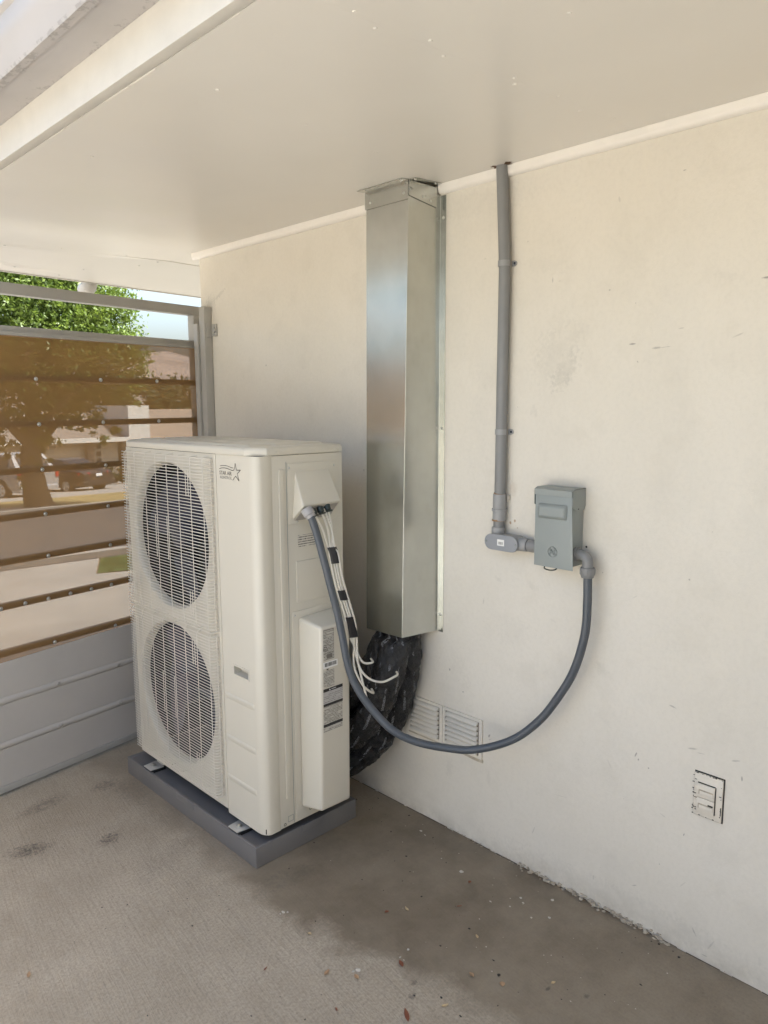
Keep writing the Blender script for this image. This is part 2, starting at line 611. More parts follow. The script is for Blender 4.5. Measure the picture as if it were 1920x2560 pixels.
# paper label text: rows of broken dark dashes
def text_mat(name, rows, base, ink, dens=.47, lscale=900, ragged=True):
    t = NT(name)
    v = t.oc()
    s_ = t.n('SeparateXYZ')
    t.l(v, s_.inputs[0])
    ph = t.math('MULTIPLY', s_.outputs[2], rows)
    fr = t.math('FRACT', ph)
    ln = t.math('MULTIPLY', t.math('GREATER_THAN', fr, .22), t.math('LESS_THAN', fr, .72))
    fl = t.math('FLOOR', ph)
    cmb = t.n('CombineXYZ')
    t.l(t.math('MULTIPLY', s_.outputs[0], lscale), cmb.inputs[0])
    t.l(t.math('MULTIPLY', fl, 7.3), cmb.inputs[1])
    g = t.noise(cmb.outputs[0], 1., 2)
    f = t.math('MULTIPLY', ln, t.ramp(g, dens - .04, dens + .04))
    if ragged:
        cm2 = t.n('CombineXYZ')
        t.l(t.math('MULTIPLY', s_.outputs[0], 30), cm2.inputs[0])
        t.l(t.math('MULTIPLY', fl, 3.7), cm2.inputs[1])
        f = t.math('MULTIPLY', f, t.ramp(t.noise(cm2.outputs[0], 1., 1), .36, .44))
    return t.fin(t.mix(f, base, ink), .5)


M_TXT = text_mat('label_small_print', 190, (.52, .49, .42), (.09, .08, .07))
M_TXT2 = text_mat('label_grey_table_print', 150, (.47, .45, .42), (.17, .155, .14), .5)
M_TXT3 = text_mat('panel_print', 120, (.60, .565, .48), (.10, .09, .08), .45)

# shade cloth: woven holes you can see through
t = NT('brown_shade_cloth')
v = t.oc()
us = t.n('SeparateXYZ')
t.l(t.uv(), us.inputs[0])
PIT = 2 * math.pi / .0054
su = t.math('SINE', t.math('MULTIPLY', t.math('ADD', us.outputs[0], us.outputs[1]), PIT * .7071))
sv_ = t.math('SINE', t.math('MULTIPLY', t.math('SUBTRACT', us.outputs[0], us.outputs[1]), PIT * .7071))
hole = t.ramp(t.math('MULTIPLY', su, sv_), -.5, .5, .05, .27)
c = t.mix(t.ramp(t.noise(v, 3, 4), .3, .7), (.215, .117, .036), (.26, .143, .047))
t.b.inputs['Roughness'].default_value = .8
t.l(c, t.b.inputs['Base Color'])
tr = t.n('BsdfTransparent')
tl = t.n('BsdfTranslucent')
t.l(c, tl.inputs[0])
ms0 = t.n('MixShader')
ms0.inputs[0].default_value = .3
t.l(t.b.outputs[0], ms0.inputs[1])
t.l(tl.outputs[0], ms0.inputs[2])
ms = t.n('MixShader')
t.l(hole, ms.inputs[0])
t.l(ms0.outputs[0], ms.inputs[1])
t.l(tr.outputs[0], ms.inputs[2])
t.l(ms.outputs[0], t.out.inputs[0])
M_SCREEN = t.m

# outdoors
M_DRIVE = simple('driveway_concrete', (.29, .262, .225), .8, 0, .12, 1.5, .2, 60)
M_SIDE = simple('bounce_slab_concrete', (.42, .41, .395), .8, 0, .08, 1.5, .2, 60)
M_FILLWALL = simple('fill_wall_stucco', (.56, .51, .43), .8, 0, .05, 2, .2, 60)
M_ROAD = simple('asphalt', (.068, .060, .054), .85, 0, .15, 2.0, .3, 60)
M_SOIL = simple('dry_ground', (.20, .155, .10), .9, 0, .25, 1.2, .3, 30)
M_GRASS = simple('green_grass', (.06, .10, .022), .8, 0, .3, 8, .5, 60)
M_DRYGRASS = simple('dry_golden_grass', (.27, .20, .075), .85, 0, .35, 3, .5, 40)
M_HILL = simple('desert_hill', (.19, .15, .125), .95, 0, .3, .02, .6, .05)
M_STUCCO = simple('far_stucco', (.46, .40, .31), .8, 0, .05, 1)
M_STUCCO2 = simple('far_white_stucco', (.72, .69, .62), .8, 0, .03, 1)
M_STUCCO3 = simple('far_brown_stucco', (.22, .165, .12), .8, 0, .06, 1)
M_ROOF = simple('far_shingle_roof', (.19, .155, .125), .85, 0, .15, 3)
M_GLASS = simple('dark_glass', (.02, .022, .024), .1, 0, .1, 2)
M_BARK = simple('bark', (.10, .075, .05), .9, 0, .3, 6, .8, 14)
M_CARD = simple('dark_car_paint', (.022, .020, .020), .22, 0, .05, 3)
M_CARW = simple('white_car_paint', (.62, .60, .57), .25, 0, .03, 3)
M_TYRE = simple('tyre_rubber', (.015, .015, .015), .8, 0, .1, 8)
M_RIM = simple('alloy_rim', (.55, .55, .55), .3, .8, .05, 8)
M_TAIL = simple('red_tail_light', (.42, .02, .02), .2, 0, .05, 8)


def leaf_mat(name, a, b, scale=1.6):
    t = NT(name)
    v = t.oc()
    n = t.noise(v, scale, 4, .6)
    n2 = t.noise(v, 9, 2)
    c = t.mix(t.ramp(n, .32, .68), a, b)
    c = t.mix(t.math('MULTIPLY', t.ramp(n2, .5, .7), .4), c, tuple(min(1, x * 1.6) for x in b))
    t.l(c, t.b.inputs['Base Color'])
    t.b.inputs['Roughness'].default_value = .5
    tl = t.n('BsdfTranslucent')
    t.l(c, tl.inputs[0])
    ms = t.n('MixShader')
    ms.inputs[0].default_value = .4
    t.l(t.b.outputs[0], ms.inputs[1])
    t.l(tl.outputs[0], ms.inputs[2])
    t.l(ms.outputs[0], t.out.inputs[0])
    return t.m


M_LEAF = leaf_mat('tree_leaves', (.06, .105, .012), (.15, .20, .03))
M_LEAFD = leaf_mat('far_tree_leaves', (.05, .07, .025), (.085, .10, .035), .8)
M_DL1 = simple('red_brown_dry_leaf', (.20, .065, .03), .6, 0, .2, 60)
M_DL2 = simple('tan_dry_leaf', (.38, .24, .13), .6, 0, .2, 60)
M_DL3 = simple('pale_dry_leaf', (.48, .36, .20), .6, 0, .2, 60)
M_DL4 = simple('black_dry_leaf', (.02, .015, .013), .6, 0, .2, 60)
M_CHIP = simple('white_paint_chip', (.52, .48, .41), .7, 0, .1, 60)
M_PLASTER = simple('crumbling_plaster', (.43, .375, .29), .9, 0, .25, 50, .8, 140)

# =================================================================== ground
def sheet(name, pts, mat, kind='structure', parent=None, thick=None):
    mb = MB()
    mb.add(pts, [tuple(range(len(pts)))])
    o = mb.build(name, mat, parent, smooth=False)
    if kind:
        o['kind'] = kind
    return o


SL = .073


def gz(y, lift=0.):
    if y <= 4.5:
        return lift - .0
    return lift - SL * (min(y, 42.) - 4.5)


fl = MB()
fl.box(-7.0, -.002, -9., 4.45, -.15, 0.)
tag(fl.build('patio_floor', M_FLOOR, smooth=False), kind='structure')

mb = MB()
xs = [-900, -60, -20, 0, 20, 60, 900]
ys = [-900, -40, 4.5, 42., 100, 900]
vsg = [(x, y, gz(y) - .03) for y in ys for x in xs]
n = len(xs)
mb.add(vsg, [(j * n + i, j * n + i + 1, (j + 1) * n + i + 1, (j + 1) * n + i) for j in range(len(ys) - 1) for i in range(n - 1)])
tag(mb.build('ground', M_SOIL, smooth=False), kind='structure')


def strip(name, pts, mat, lift, kind='structure'):
    o = sheet(name, [(x, y, gz(y, lift)) for x, y in pts], mat, kind)
    return o


bw = MB()
bw.box(-7.4, -7.2, -14., 3.2, -.2, 2.7)  # wall out of view, added to bounce warm sunlight into the patio
tag(bw.build('unseen_fill_wall', M_FILLWALL, smooth=False), kind='structure')
sheet('unseen_bounce_slab', [(-40, -30, .004), (-2.75, -30, .004), (-2.75, 4.3, .004), (-40, 4.3, .004)], M_SIDE)  # pale ground out of view, added to reflect sunlight onto wall and ceiling
strip('driveway', [(-7, 4.46), (8, 4.46), (8.5, 6.9), (1.73, 8.12), (1.45, 8.28), (2.05, 9.56), (-7.5, 10.6)], M_DRIVE, -.012)
strip('road', [(-60, 16.0), (-7.5, 10.6), (2.05, 9.56), (60, 3.6 + 1.), (60, 19.0), (4.38, 21.03), (-60, 22.6)], M_ROAD, -.016)
strip('lawn', [(1.47, 8.27), (1.75, 8.13), (14, 6.2), (14, 8.3), (2.05, 9.5)], M_GRASS, -.004, 'structure')
strip('dry_lawn', [(-30, 24.2), (5.4, 23.9), (7.4, 20.75), (40, 18.6), (40, 24.6), (9, 27.6), (-30, 29)], M_DRYGRASS, -.008, 'structure')
strip('sidewalk', [(-30, 22.0), (4.4, 21.1), (7.3, 20.9), (5.5, 23.9), (-30, 24.2)], M_DRIVE, -.006)
strip('far_driveway', [(-8, 28.4), (9, 27.65), (40, 24.7), (40, 41), (-8, 41)], M_DRIVE, -.010)
for nm_, pts in (('kerb', [(-7.5, 10.75), (2.05, 9.71), (60, 4.6)]), ('kerb', [(-60, 22.4), (4.38, 20.85), (60, 18.8)])):
    for (xa, ya), (xb, yb) in zip(pts[:-1], pts[1:]):
        mb = MB()
        mb.hexa([(xa, ya, gz(ya) - .1), (xb, yb, gz(yb) - .1), (xb, yb + .16, gz(yb) - .1), (xa, ya + .16, gz(ya) - .1),
                 (xa, ya, gz(ya) + .06), (xb, yb, gz(yb) + .06), (xb, yb + .16, gz(yb) + .06), (xa, ya + .16, gz(ya) + .06)])
        tag(mb.build('kerb', M_DRIVE, smooth=False), kind='structure')
# grass blades
gv, gf = [], []
for i in range(6000):
    a, b = random.random(), random.random()
    x = 1.5 + a * 5.
    y = 8.2 - .155 * (x - 1.5) + b * (1.2)
    if x < 1.47 + (y - 8.27) * .47 + .02:
        continue
    h = random.uniform(.03, .06)
    dx, dy = random.uniform(-.03, .03), random.uniform(-.03, .03)
    z = gz(y) - .004
    o_ = len(gv)
    gv += [(x - .004, y, z), (x + .004, y, z), (x + dx, y + dy, z + h)]
    gf.append((o_, o_ + 1, o_ + 2))
mb = MB()
mb.add(gv, gf)
tag(mb.build('grass', M_GRASS, smooth=False), 'short green grass beside the driveway across from the gate', kind='stuff')

# =================================================================== house
def cz(x):
    return 2.372 + .05 * min(x, 0.)


house = thing('house', (0, 0, 0), 'cream stucco house wall under a low painted eave', 'house')
wall = MB()
wall.box(0., .22, -9., 3.388, -.1, 2.40)
wall.box(.22, 8., -9., 3.388, -.1, 2.40)
wall.build('wall', M_WALL, house, smooth=False)


def cpanel(corners, th=.012):
    """ceiling panel from (x, y, z-or-None) corners seen from below"""
    lo = [(x, y, cz(x) if z is None else z) for x, y, z in corners]
    mb = MB()
    mb.prism(lo, (0, 0, th))
    return mb.build('ceiling_panel', M_CEIL, house, smooth=False)


XI = -1.2245
seam_y = lambda x: 3.690 + .093 * (x - .055)
edge_y = lambda x: 4.338 + .1363 * (x + .627)
pA = cpanel([(XI, -9, None), (0, -9, None), (0, 1.0760, None), (XI, 1.0760, None)])
pB = cpanel([(XI, 1.0762, None), (0, 1.0762, None), (0, seam_y(0), None), (XI, seam_y(XI), None)])
mb = MB()
for (xa, za), (xb, zb_) in (((-1.7, cz(-1.257) - .012), (0., cz(0.) - .001)), ((0., cz(0.) - .001), (2.6, cz(0.) - .001))):
    mb.hexa([(xa, seam_y(xa) + .010, za), (xb, seam_y(xb) + .010, zb_), (xb, edge_y(xb), 2.335), (xa, edge_y(xa), 2.335),
             (xa, seam_y(xa) + .010, za + .012), (xb, seam_y(xb) + .010, zb_ + .012), (xb, edge_y(xb), 2.347), (xa, edge_y(xa), 2.347)])
pC = mb.build('ceiling_panel', M_CEIL, house, ang=60)
pD = cpanel([(0.001, 3.39, None), (2.6, 3.39, None), (2.6, seam_y(2.6), None), (0.001, seam_y(0.), None)])
for pan, pts in ((pA, [(-1.069, 1.066), (-.874, 1.060), (-.586, 1.067), (-.408, 1.066), (-.15, 1.063), (-.759, .82)]),
                 (pB, [(-.995, 1.090), (-.799, 1.091), (-.555, 1.089), (-.272, 1.09), (-.759, 1.591), (-.45, 1.655), (-1.062, 1.528), (-1.073, 2.163),
                       (-.591, 3.60), (-.262, 3.633)]),
                 (pC, [(-.29, 4.079), (-.333, 4.30), (-.042, 3.732), (-.085, 3.856), (-.826, 3.65), (-.6, 4.2)])):
    for x, y in pts:
        z = cz(x) if y < seam_y(x) else cz(x) + (2.335 - cz(x)) * (y - seam_y(x)) / (edge_y(x) - seam_y(x))
        nb = MB()
        nb.dome((x, y, z + .0005), (0, 0, -1), random.uniform(.0045, .0065), .003, 9, 2)
        nb.build('nail_head', M_TRIM if pan is not pC else M_SCREW, pan)
# unseen house corner, added behind the camera to block light from there
light_blocker = MB()
light_blocker.box(-7., -.001, -9., -2.3, -.1, 2.40)
light_blocker.build('wall', M_WALL, house, smooth=False)
# roof above the panels
mb = MB()
for (x0, x1) in ((-1.250, 0.), (0., 8.2)):
    z0, z1 = cz(x0) + .022, cz(x1) + .022
    y1 = 4.20 if x0 < 0 else 4.3
    mb.hexa([(x0, -9.2, z0), (x1, -9.2, z1), (x1, y1, z1), (x0, y1, z0), (x0, -9.2, 2.48), (x1, -9.2, 2.62 if x0 >= 0 else 2.52), (x1, y1, 2.62 if x0 >= 0 else 2.52), (x0, y1, 2.48)])
mb.build('roof', M_ROOF, house, smooth=False)
# drip edge along the far end of the eave
mb = MB()
mb.hexa([(-1.7, edge_y(-1.7), 2.331), (2.6, edge_y(2.6), 2.331), (2.6, edge_y(2.6) + .02, 2.331), (-1.7, edge_y(-1.7) + .02, 2.331),
         (-1.7, edge_y(-1.7), 2.44), (2.6, edge_y(2.6), 2.44), (2.6, edge_y(2.6) + .02, 2.44), (-1.7, edge_y(-1.7) + .02, 2.44)])
mb.build('fascia_board', M_FASCIA, house, smooth=False)
# fascia board parallel to the wall
mb = MB()
zf = cz(-1.257)
mb.hexa([(-1.257, -9.2, zf - .002), (-1.2262, -9.2, cz(-1.226) - .001), (-1.2262, seam_y(-1.23), cz(-1.226) - .001), (-1.257, seam_y(-1.25), zf - .002),
         (-1.257, -9.2, 2.47), (-1.2262, -9.2, 2.47), (-1.2262, seam_y(-1.23), 2.47), (-1.257, seam_y(-1.25), 2.47)])
mb.build('fascia_board', M_FASCIA, house, bevel=.003)
# paint ridges and cracks over the joints of the ceiling
mb = MB()
yy = 1.2
while yy < 3.4:
    L = random.uniform(.02, .12)
    if random.random() < .55:
        x0 = XI + .0006
        wd = random.uniform(.001, .0035)
        mb.hexa([(x0, yy, cz(x0) - .0012), (x0 + wd, yy, cz(x0) - .0012), (x0 + wd, yy + L, cz(x0) - .0012), (x0, yy + L, cz(x0) - .0012),
                 (x0, yy, cz(x0) + .002), (x0 + wd, yy, cz(x0) + .002), (x0 + wd, yy + L, cz(x0) + .002), (x0, yy + L, cz(x0) + .002)])
    yy += L + random.uniform(0, .08)
tag(mb.build('paint_ridge', M_TRIM, house, smooth=False), kind='stuff')
# gutter, extruded along the eave
prof = [(-1.2575, 2.470), (-1.2575, 2.396), (-1.340, 2.396), (-1.342, 2.3915), (-1.362, 2.3915), (-1.366, 2.398), (-1.370, 2.415), (-1.385, 2.437),
        (-1.392, 2.455), (-1.394, 2.480), (-1.404, 2.486), (-1.404, 2.492), (-1.391, 2.492), (-1.389, 2.455), (-1.381, 2.440), (-1.366, 2.417), (-1.361, 2.402), (-1.26, 2.402), (-1.26, 2.47)]
mb = MB()
mb.prism([(x, -9.2, z) for x, z in prof], (0, 13.4, 0))
mb.build('gutter', M_GUTTER, house, smooth=True, ang=25)
# moulding where wall and ceiling meet, with the slot cut out for the duct
def trim_run(y0, y1):
    pr = [(-.0005, 2.339), (-.010, 2.3395), (-.017, 2.345), (-.020, 2.353), (-.0195, 2.362), (-.021, 2.3645), (-.021, 2.3705), (-.0005, 2.3715)]
    mb = MB()
    mb.prism([(x, y0, z) for x, z in pr], (0, y1 - y0, 0))
    mb.build('moulding', M_TRIM, house, smooth=True, ang=40)


trim_run(-9., 1.792)
trim_run(2.005, 3.43)
# crumbling plaster along the foot of the wall
mb = MB()


def lump(mb, c, r, fl_=.6):
    bm = bmesh.new()
    bmesh.ops.create_icosphere(bm, subdivisions=2, radius=1)
    sc = [r * random.uniform(.5, 1.3), r * random.uniform(.7, 1.6), r * random.uniform(.4, 1.0) * fl_]
    off = random.random() * 50
    from mathutils import noise as mn
    vs_ = []
    for v_ in bm.verts:
        k = 1 + .6 * mn.noise(v_.co * 1.7 + Vector((off, 0, 0))) + .25 * mn.noise(v_.co * 5 + Vector((0, off, 0)))
        vs_.append((c[0] + v_.co.x * sc[0] * k, c[1] + v_.co.y * sc[1] * k, c[2] + v_.co.z * sc[2] * k))
    fs = [tuple(v_.index for v_ in f.verts) for f in bm.faces]
    bm.free()
    mb.add(vs_, fs)


for i in range(190):
    y = random.choice([random.uniform(.85, 1.42), random.uniform(.9, 1.2), random.uniform(.86, 1.40), random.uniform(1.40, 1.75), random.uniform(.3, 1.9)])
    dens = 1. if .86 < y < 1.40 else .45
    r = random.uniform(.002, .0065) * dens
    x = -abs(random.gauss(0, .009)) * dens - .001
    lump(mb, (x, y, random.uniform(0, .016) * dens + r * .15), r)
for i in range(11):
    y = random.uniform(.87, 1.40)
    r = random.uniform(.005, .009)
    lump(mb, (-random.uniform(.004, .016), y, random.uniform(.003, .010)), r, .75)
tag(mb.build('crumbling_plaster', M_PLASTER, house, ang=60), kind='stuff')
M_DIRT = simple('joint_dirt', (.10, .08, .058), .9, 0, .4, 40)
# thin dirty joint line
mb = MB()
y = -.2
while y < 2.6:
    L = random.uniform(.03, .10)
    mb.box(-.0015 - random.uniform(0, .003), -.0005, y, y + L, .0004, random.uniform(.0008, .0028))
    y += L * random.uniform(.8, 1.4)
tag(mb.build('dirt_line', M_DIRT, house, smooth=False), kind='stuff')

# =================================================================== gate and its post
GO = Vector((0., 3.4123, 0.))
ga = R(9.154)
gu = Vector((math.cos(ga), math.sin(ga), 0))
gn = Vector((-math.sin(ga), math.cos(ga), 0))     # away from the camera


def G(x, y, z):
    return tuple(GO + gu * x + gn * y + Vector((0, 0, z)))


def gbox(mb, x0, x1, y0, y1, z0, z1):
    return mb.hexa([G(x0, y0, z0), G(x1, y0, z0), G(x1, y1, z0), G(x0, y1, z0), G(x0, y0, z1), G(x1, y0, z1), G(x1, y1, z1), G(x0, y1, z1)])


gate = thing('gate', GO, 'grey metal gate with brown shade cloth stretched over its bars', 'gate')
GX0, GX1 = -2.6, .008
mb = MB()
gbox(mb, GX0, GX1, 0, .045, 2.068, 2.113)
mb.build('top_rail', M_GATE, gate, bevel=.002)
mb = MB()
gbox(mb, GX0, -.036, 0, .045, 1.905, 1.943)
mb.build('middle_rail', M_GATE, gate, bevel=.002)
mb = MB()
gbox(mb, -.036, GX1, 0, .045, .015, 2.068)
mb.build('stile', M_GATE, gate, bevel=.002)
mb = MB()
gbox(mb, GX0, GX0 + .045, 0, .045, .015, 2.068)
mb.build('stile', M_GATE, gate, bevel=.002)
BARZ = [1.735, 1.547, 1.355, 1.166, .984, .797, .600, .406, .215]
for z in BARZ:
    mb = MB()
    gbox(mb, GX0 + .045, -.036, .004, .03, z - .013, z + .013)
    mb.build('bar', M_PANEL, gate, bevel=.002)
mb = MB()
gbox(mb, GX0 + .045, -.036, .004, .035, .018, .055)
mb.build('bottom_rail', M_GATE, gate, bevel=.002)
# screen
NXs, NZs = 60, 44
sv, sf = [], []
for j in range(NZs + 1):
    z = .02 + (1.915 - .02) * j / NZs
    for i in range(NXs + 1):
        x = GX0 + .01 + (-.018 - GX0 - .01) * i / NXs
        sag = .0015 * math.sin(x * 9) * math.sin(z * 16)
        sv.append(G(x, -.006 + sag, z))
for j in range(NZs):
    for i in range(NXs):
        a = j * (NXs + 1) + i
        sf.append((a, a + 1, a + NXs + 2, a + NXs + 1))
mb = MB()
mb.add(sv, sf)
uvp = [((-.018 - GX0 - .01) * (i % (NXs + 1)) / NXs, 1.895 * (i // (NXs + 1)) / NZs) for i in range(len(sv))]
mb.uv = [[uvp[i] for i in f] for f in sf]
mb.build('shade_cloth', M_SCREEN, gate)
# trim strip framing the cloth
for args in ((GX0, -.012, -.014, 0, 1.905, 1.921), (-.024, -.012, -.0135, 0, .02, 1.906), (GX0, -.012, -.0135, 0, .012, .040)):
    mb = MB()
    gbox(mb, *args)
    mb.build('trim_strip', M_GATE, gate, bevel=.0015)
# light sheet on the lower bays, ribs of the bars pressed through
pan_top = lambda x: .598 + .028 * min(0, x + .58) * 1.2
for k, (za, zb_) in enumerate(((.041, .199), (.231, .390), (.422, .586))):
    mb = MB()
    zt0, zt1 = (zb_, zb_) if k < 2 else (pan_top(GX0 + .01), pan_top(-.03))
    mb.hexa([G(GX0 + .01, -.010, za), G(-.026, -.010, za), G(-.026, -.0075, za), G(GX0 + .01, -.0075, za),
             G(GX0 + .01, -.010, zt0), G(-.026, -.010, zt1), G(-.026, -.0075, zt1), G(GX0 + .01, -.0075, zt0)])
    mb.build('lower_panel', M_PANEL, gate, smooth=False)
for z in (.406, .215):
    mb = MB()
    pr = [(-.0075, z - .016), (-.0125, z - .010), (-.0145, z), (-.0125, z + .010), (-.0075, z + .016)]
    mb.prism([G(GX0 + .01, y, zz) for y, zz in pr], tuple(gu * (-.026 - GX0 - .01)))
    mb.build('panel_rib', M_PANEL, gate, ang=60)
# screws through the cloth
sc0 = MB()
sc0.dome((0, 0, 0), tuple(-gn), .0062, .004, 10, 3)
sc0.cyl((0, 0, 0), tuple(-gn * .0012), .0088, .0088, 12)
scr0 = None
for z in BARZ:
    xs_ = [-.277 - .298 * k for k in range(8)]
    if z == .797:
        xs_ = [-.277 - .1015 * k for k in range(22)]
    for x in xs_:
        if x < -2.4:
            continue
        p = G(x / math.cos(ga) * 1.0, -.0085 if z > .6 else -.0150 if z < .5 else -.0115, z + random.uniform(-.002, .002))
        if scr0 is None:
            scr0 = sc0.build('screw', M_SCREW, gate)
            scr0.location = Vector(p)
        else:
            o = scr0.copy()
            col.objects.link(o)
            o.location = Vector(p)
# downspout elbow under the end of the eave, behind the gate
mb = MB()
mb.tube(spline([(-.095, 4.47, 2.44), (-.095, 4.47, 2.34), (-.096, 4.475, 2.325), (-.093, 4.50, 2.312), (-.09, 4.54, 2.305)], 5), .046, 16)
mb.build('downspout', M_FASCIA, house, ang=60)

post = thing('gate_post', (-.02, 3.31, 0), 'grey square steel post bolted to the end of the cream wall', 'post')
mb = MB()
mb.box(-.046, -.0025, 3.291, 3.338, 0, 2.101)
mb.build('post_tube', M_GATE, post, bevel=.003)
mb = MB()
mb.box(-.034, -.0015, 3.286, 3.2912, 1.955, 2.018)
mb.box(-.008, -.0012, 3.245, 3.2862, 1.957, 2.016)
mb.build('wall_bracket', M_GATE, post, bevel=.0015)
mb = MB()
mb.cyl((-.008, 3.262, 1.987), (-.016, 3.262, 1.987), .015, .013, 12)
mb.build('bolt', M_GATE, post, bevel=.001)
mb = MB()
mb.box(-.058, -.046, 3.338, 3.372, .02, 2.02)
mb.build('gate_stop', M_GATE, post, bevel=.002)
# =================================================================== pad and condenser unit
pad = thing('equipment_pad', (-.44, 2.54, 0), 'grey plastic equipment pad under the white outdoor unit', 'equipment pad')
PX0, PX1, PY0, PY1, PZ = -.676, -.200, 2.048, 3.033, .078
mb = MB()
LW = .012
outer = [(PX0, PY0), (PX1, PY0), (PX1, PY1), (PX0, PY1)]
inner = [(PX0 + LW, PY0 + LW), (PX1 - LW, PY0 + LW), (PX1 - LW, PY1 - LW), (PX0 + LW, PY1 - LW)]
pts = [(x, y, 0) for x, y in outer] + [(x, y, PZ) for x, y in outer] + [(x, y, PZ) for x, y in inner] + [(x + (.004 if x < -.4 else -.004), y + (.004 if y < 2.5 else -.004), PZ - .007) for x, y in inner]
fs = [(3, 2, 1, 0), (12, 13, 14, 15)]
for L in (0, 4, 8):
    fs += [(L + i, L + (i + 1) % 4, L + 4 + (i + 1) % 4, L + 4 + i) for i in range(4)]
mb.add(pts, fs)
mb.build('pad_body', M_PAD, pad, bevel=.003)
for (y0, y1) in ((2.47, 2.60),):
    mb = MB()
    mb.box(PX0 - .0025, PX0 + .006, y0, y1, PZ - .026, PZ + .0008)
    mb.build('raised_plate', M_PAD, pad, bevel=.002)
mb = MB()
mb.box(-.47, -.37, PY0 - .0025, PY0 + .006, PZ - .026, PZ + .0008)
mb.build('raised_plate', M_PAD, pad, bevel=.002)

unit = thing('outdoor_unit', (-.45, 2.5, .08), 'tall warm white outdoor air conditioning unit with two caged fans', 'air conditioner')
XF, XB, Y0, Y1, ZB, ZT = -.635, -.254, 2.044, 2.985, .106, 1.452
mb = MB()     # right side sheet, back, left side, base, partition
mb.box(-.5675, XB, Y0 + .001, Y0 + .006, ZB, ZT)
mb.build('side_panel', M_UNIT, unit, bevel=.0015)
mb = MB()
mb.box(XB - .012, XB, Y0 + .0065, Y1 - .001, ZB, ZT)
mb.box(-.60, XB - .0125, Y1 - .006, Y1 - .001, ZB, ZT)
mb.build('cabinet', M_UNIT, unit, bevel=.0015)
mb = MB()
mb.box(-.626, XB - .013, Y0 + .01, Y1 - .0065, ZB + .001, ZB + .02)
mb.build('base_pan', M_BLACK, unit, bevel=.001)  # black colour stands in for the shade at the cabinet bottom
mb = MB()
mb.box(-.62, XB - .013, 2.281, 2.286, ZB + .021, ZT - .001)
mb.box(-.62, XB - .013, 2.287, Y1 - .007, .782, .796)
mb.box(-.615, XB - .0145, Y1 - .0075, Y1 - .0066, ZB + .022, ZT - .002)  # added black liner, interior shade put into its colour
mb.box(-.586, -.584, 2.2875, 2.355, ZB + .022, ZT - .002)
mb.build('partition', M_BLACK, unit, smooth=False)
mb = MB()
mb.box(-.31, XB - .014, 2.288, Y1 - .008, ZB + .022, .781)
mb.box(-.31, XB - .014, 2.288, Y1 - .008, .797, ZT - .002)
mb.build('coil', M_COIL, unit, smooth=False)

# service panel on the right of the front, wrapping the rounded corner
plan = [(-.570, 2.044), (-.610, 2.044), (-.6185, 2.0485), (-.627, 2.058), (-.6325, 2.071), (-.635, 2.088)]


def plan_prism(mb, pl, z0, z1, th=.004):
    inn = [(x + th, y + th * .6) for x, y in pl]
    poly = pl + inn[::-1]
    mb.prism([(x, y, z0) for x, y in poly], (0, 0, z1 - z0))


HY0, HY1, HZ0, HZ1 = 2.121, 2.208, .668, .698
mb = MB()
plan_prism(mb, plan + [(-.635, 2.281)], ZB - .002, HZ0)
plan_prism(mb, plan + [(-.635, HY0)], HZ0, HZ1)
mb.box(-.635, -.631, HY1, 2.281, HZ0, HZ1)
plan_prism(mb, plan + [(-.635, 2.281)], HZ1, ZT + .001)
svc = mb.build('service_panel', M_UNIT, unit, ang=40)
mb = MB()     # pocket of the hand grip
mb.hexa([(-.6308, HY0 - .002, HZ0 - .002), (-.606, HY0 - .002, HZ0 - .002), (-.606, HY1 + .002, HZ0 - .002), (-.6308, HY1 + .002, HZ0 - .002),
         (-.6308, HY0 - .002, HZ0 - .0005), (-.606, HY0 - .002, HZ0 + .003), (-.606, HY1 + .002, HZ0 + .003), (-.6308, HY1 + .002, HZ0 - .0005)])
mb.box(-.606, -.604, HY0 - .002, HY1 + .002, HZ0, HZ1 + .002)
mb.box(-.6308, -.606, HY0 - .003, HY0 - .0005, HZ0, HZ1)
mb.box(-.6308, -.606, HY1 + .0005, HY1 + .003, HZ0, HZ1)
mb.build('hand_grip', M_UNIT, svc, smooth=False)
mb = MB()
for a in ((HY0 - .006, HY1 + .006, HZ0 - .006, HZ0), (HY0 - .006, HY1 + .006, HZ1, HZ1 + .006), (HY0 - .006, HY0, HZ0, HZ1), (HY1, HY1 + .006, HZ0, HZ1)):
    mb.box(-.6366, -.6351, *a)
mb.build('grip_frame', M_UNIT, svc, smooth=False)
for z in (.574, .411, .254):
    mb = MB()
    mb.hexa([(-.6352, 2.088, z - .013), (-.6352, 2.274, z - .013), (-.6352, 2.274, z + .013), (-.6352, 2.088, z + .013),
             (-.6385, 2.094, z - .002), (-.6385, 2.268, z - .002), (-.6385, 2.268, z + .007), (-.6385, 2.094, z + .007)])
    mb.build('pressed_ridge', M_UNIT, svc, bevel=.0025, seg=2)
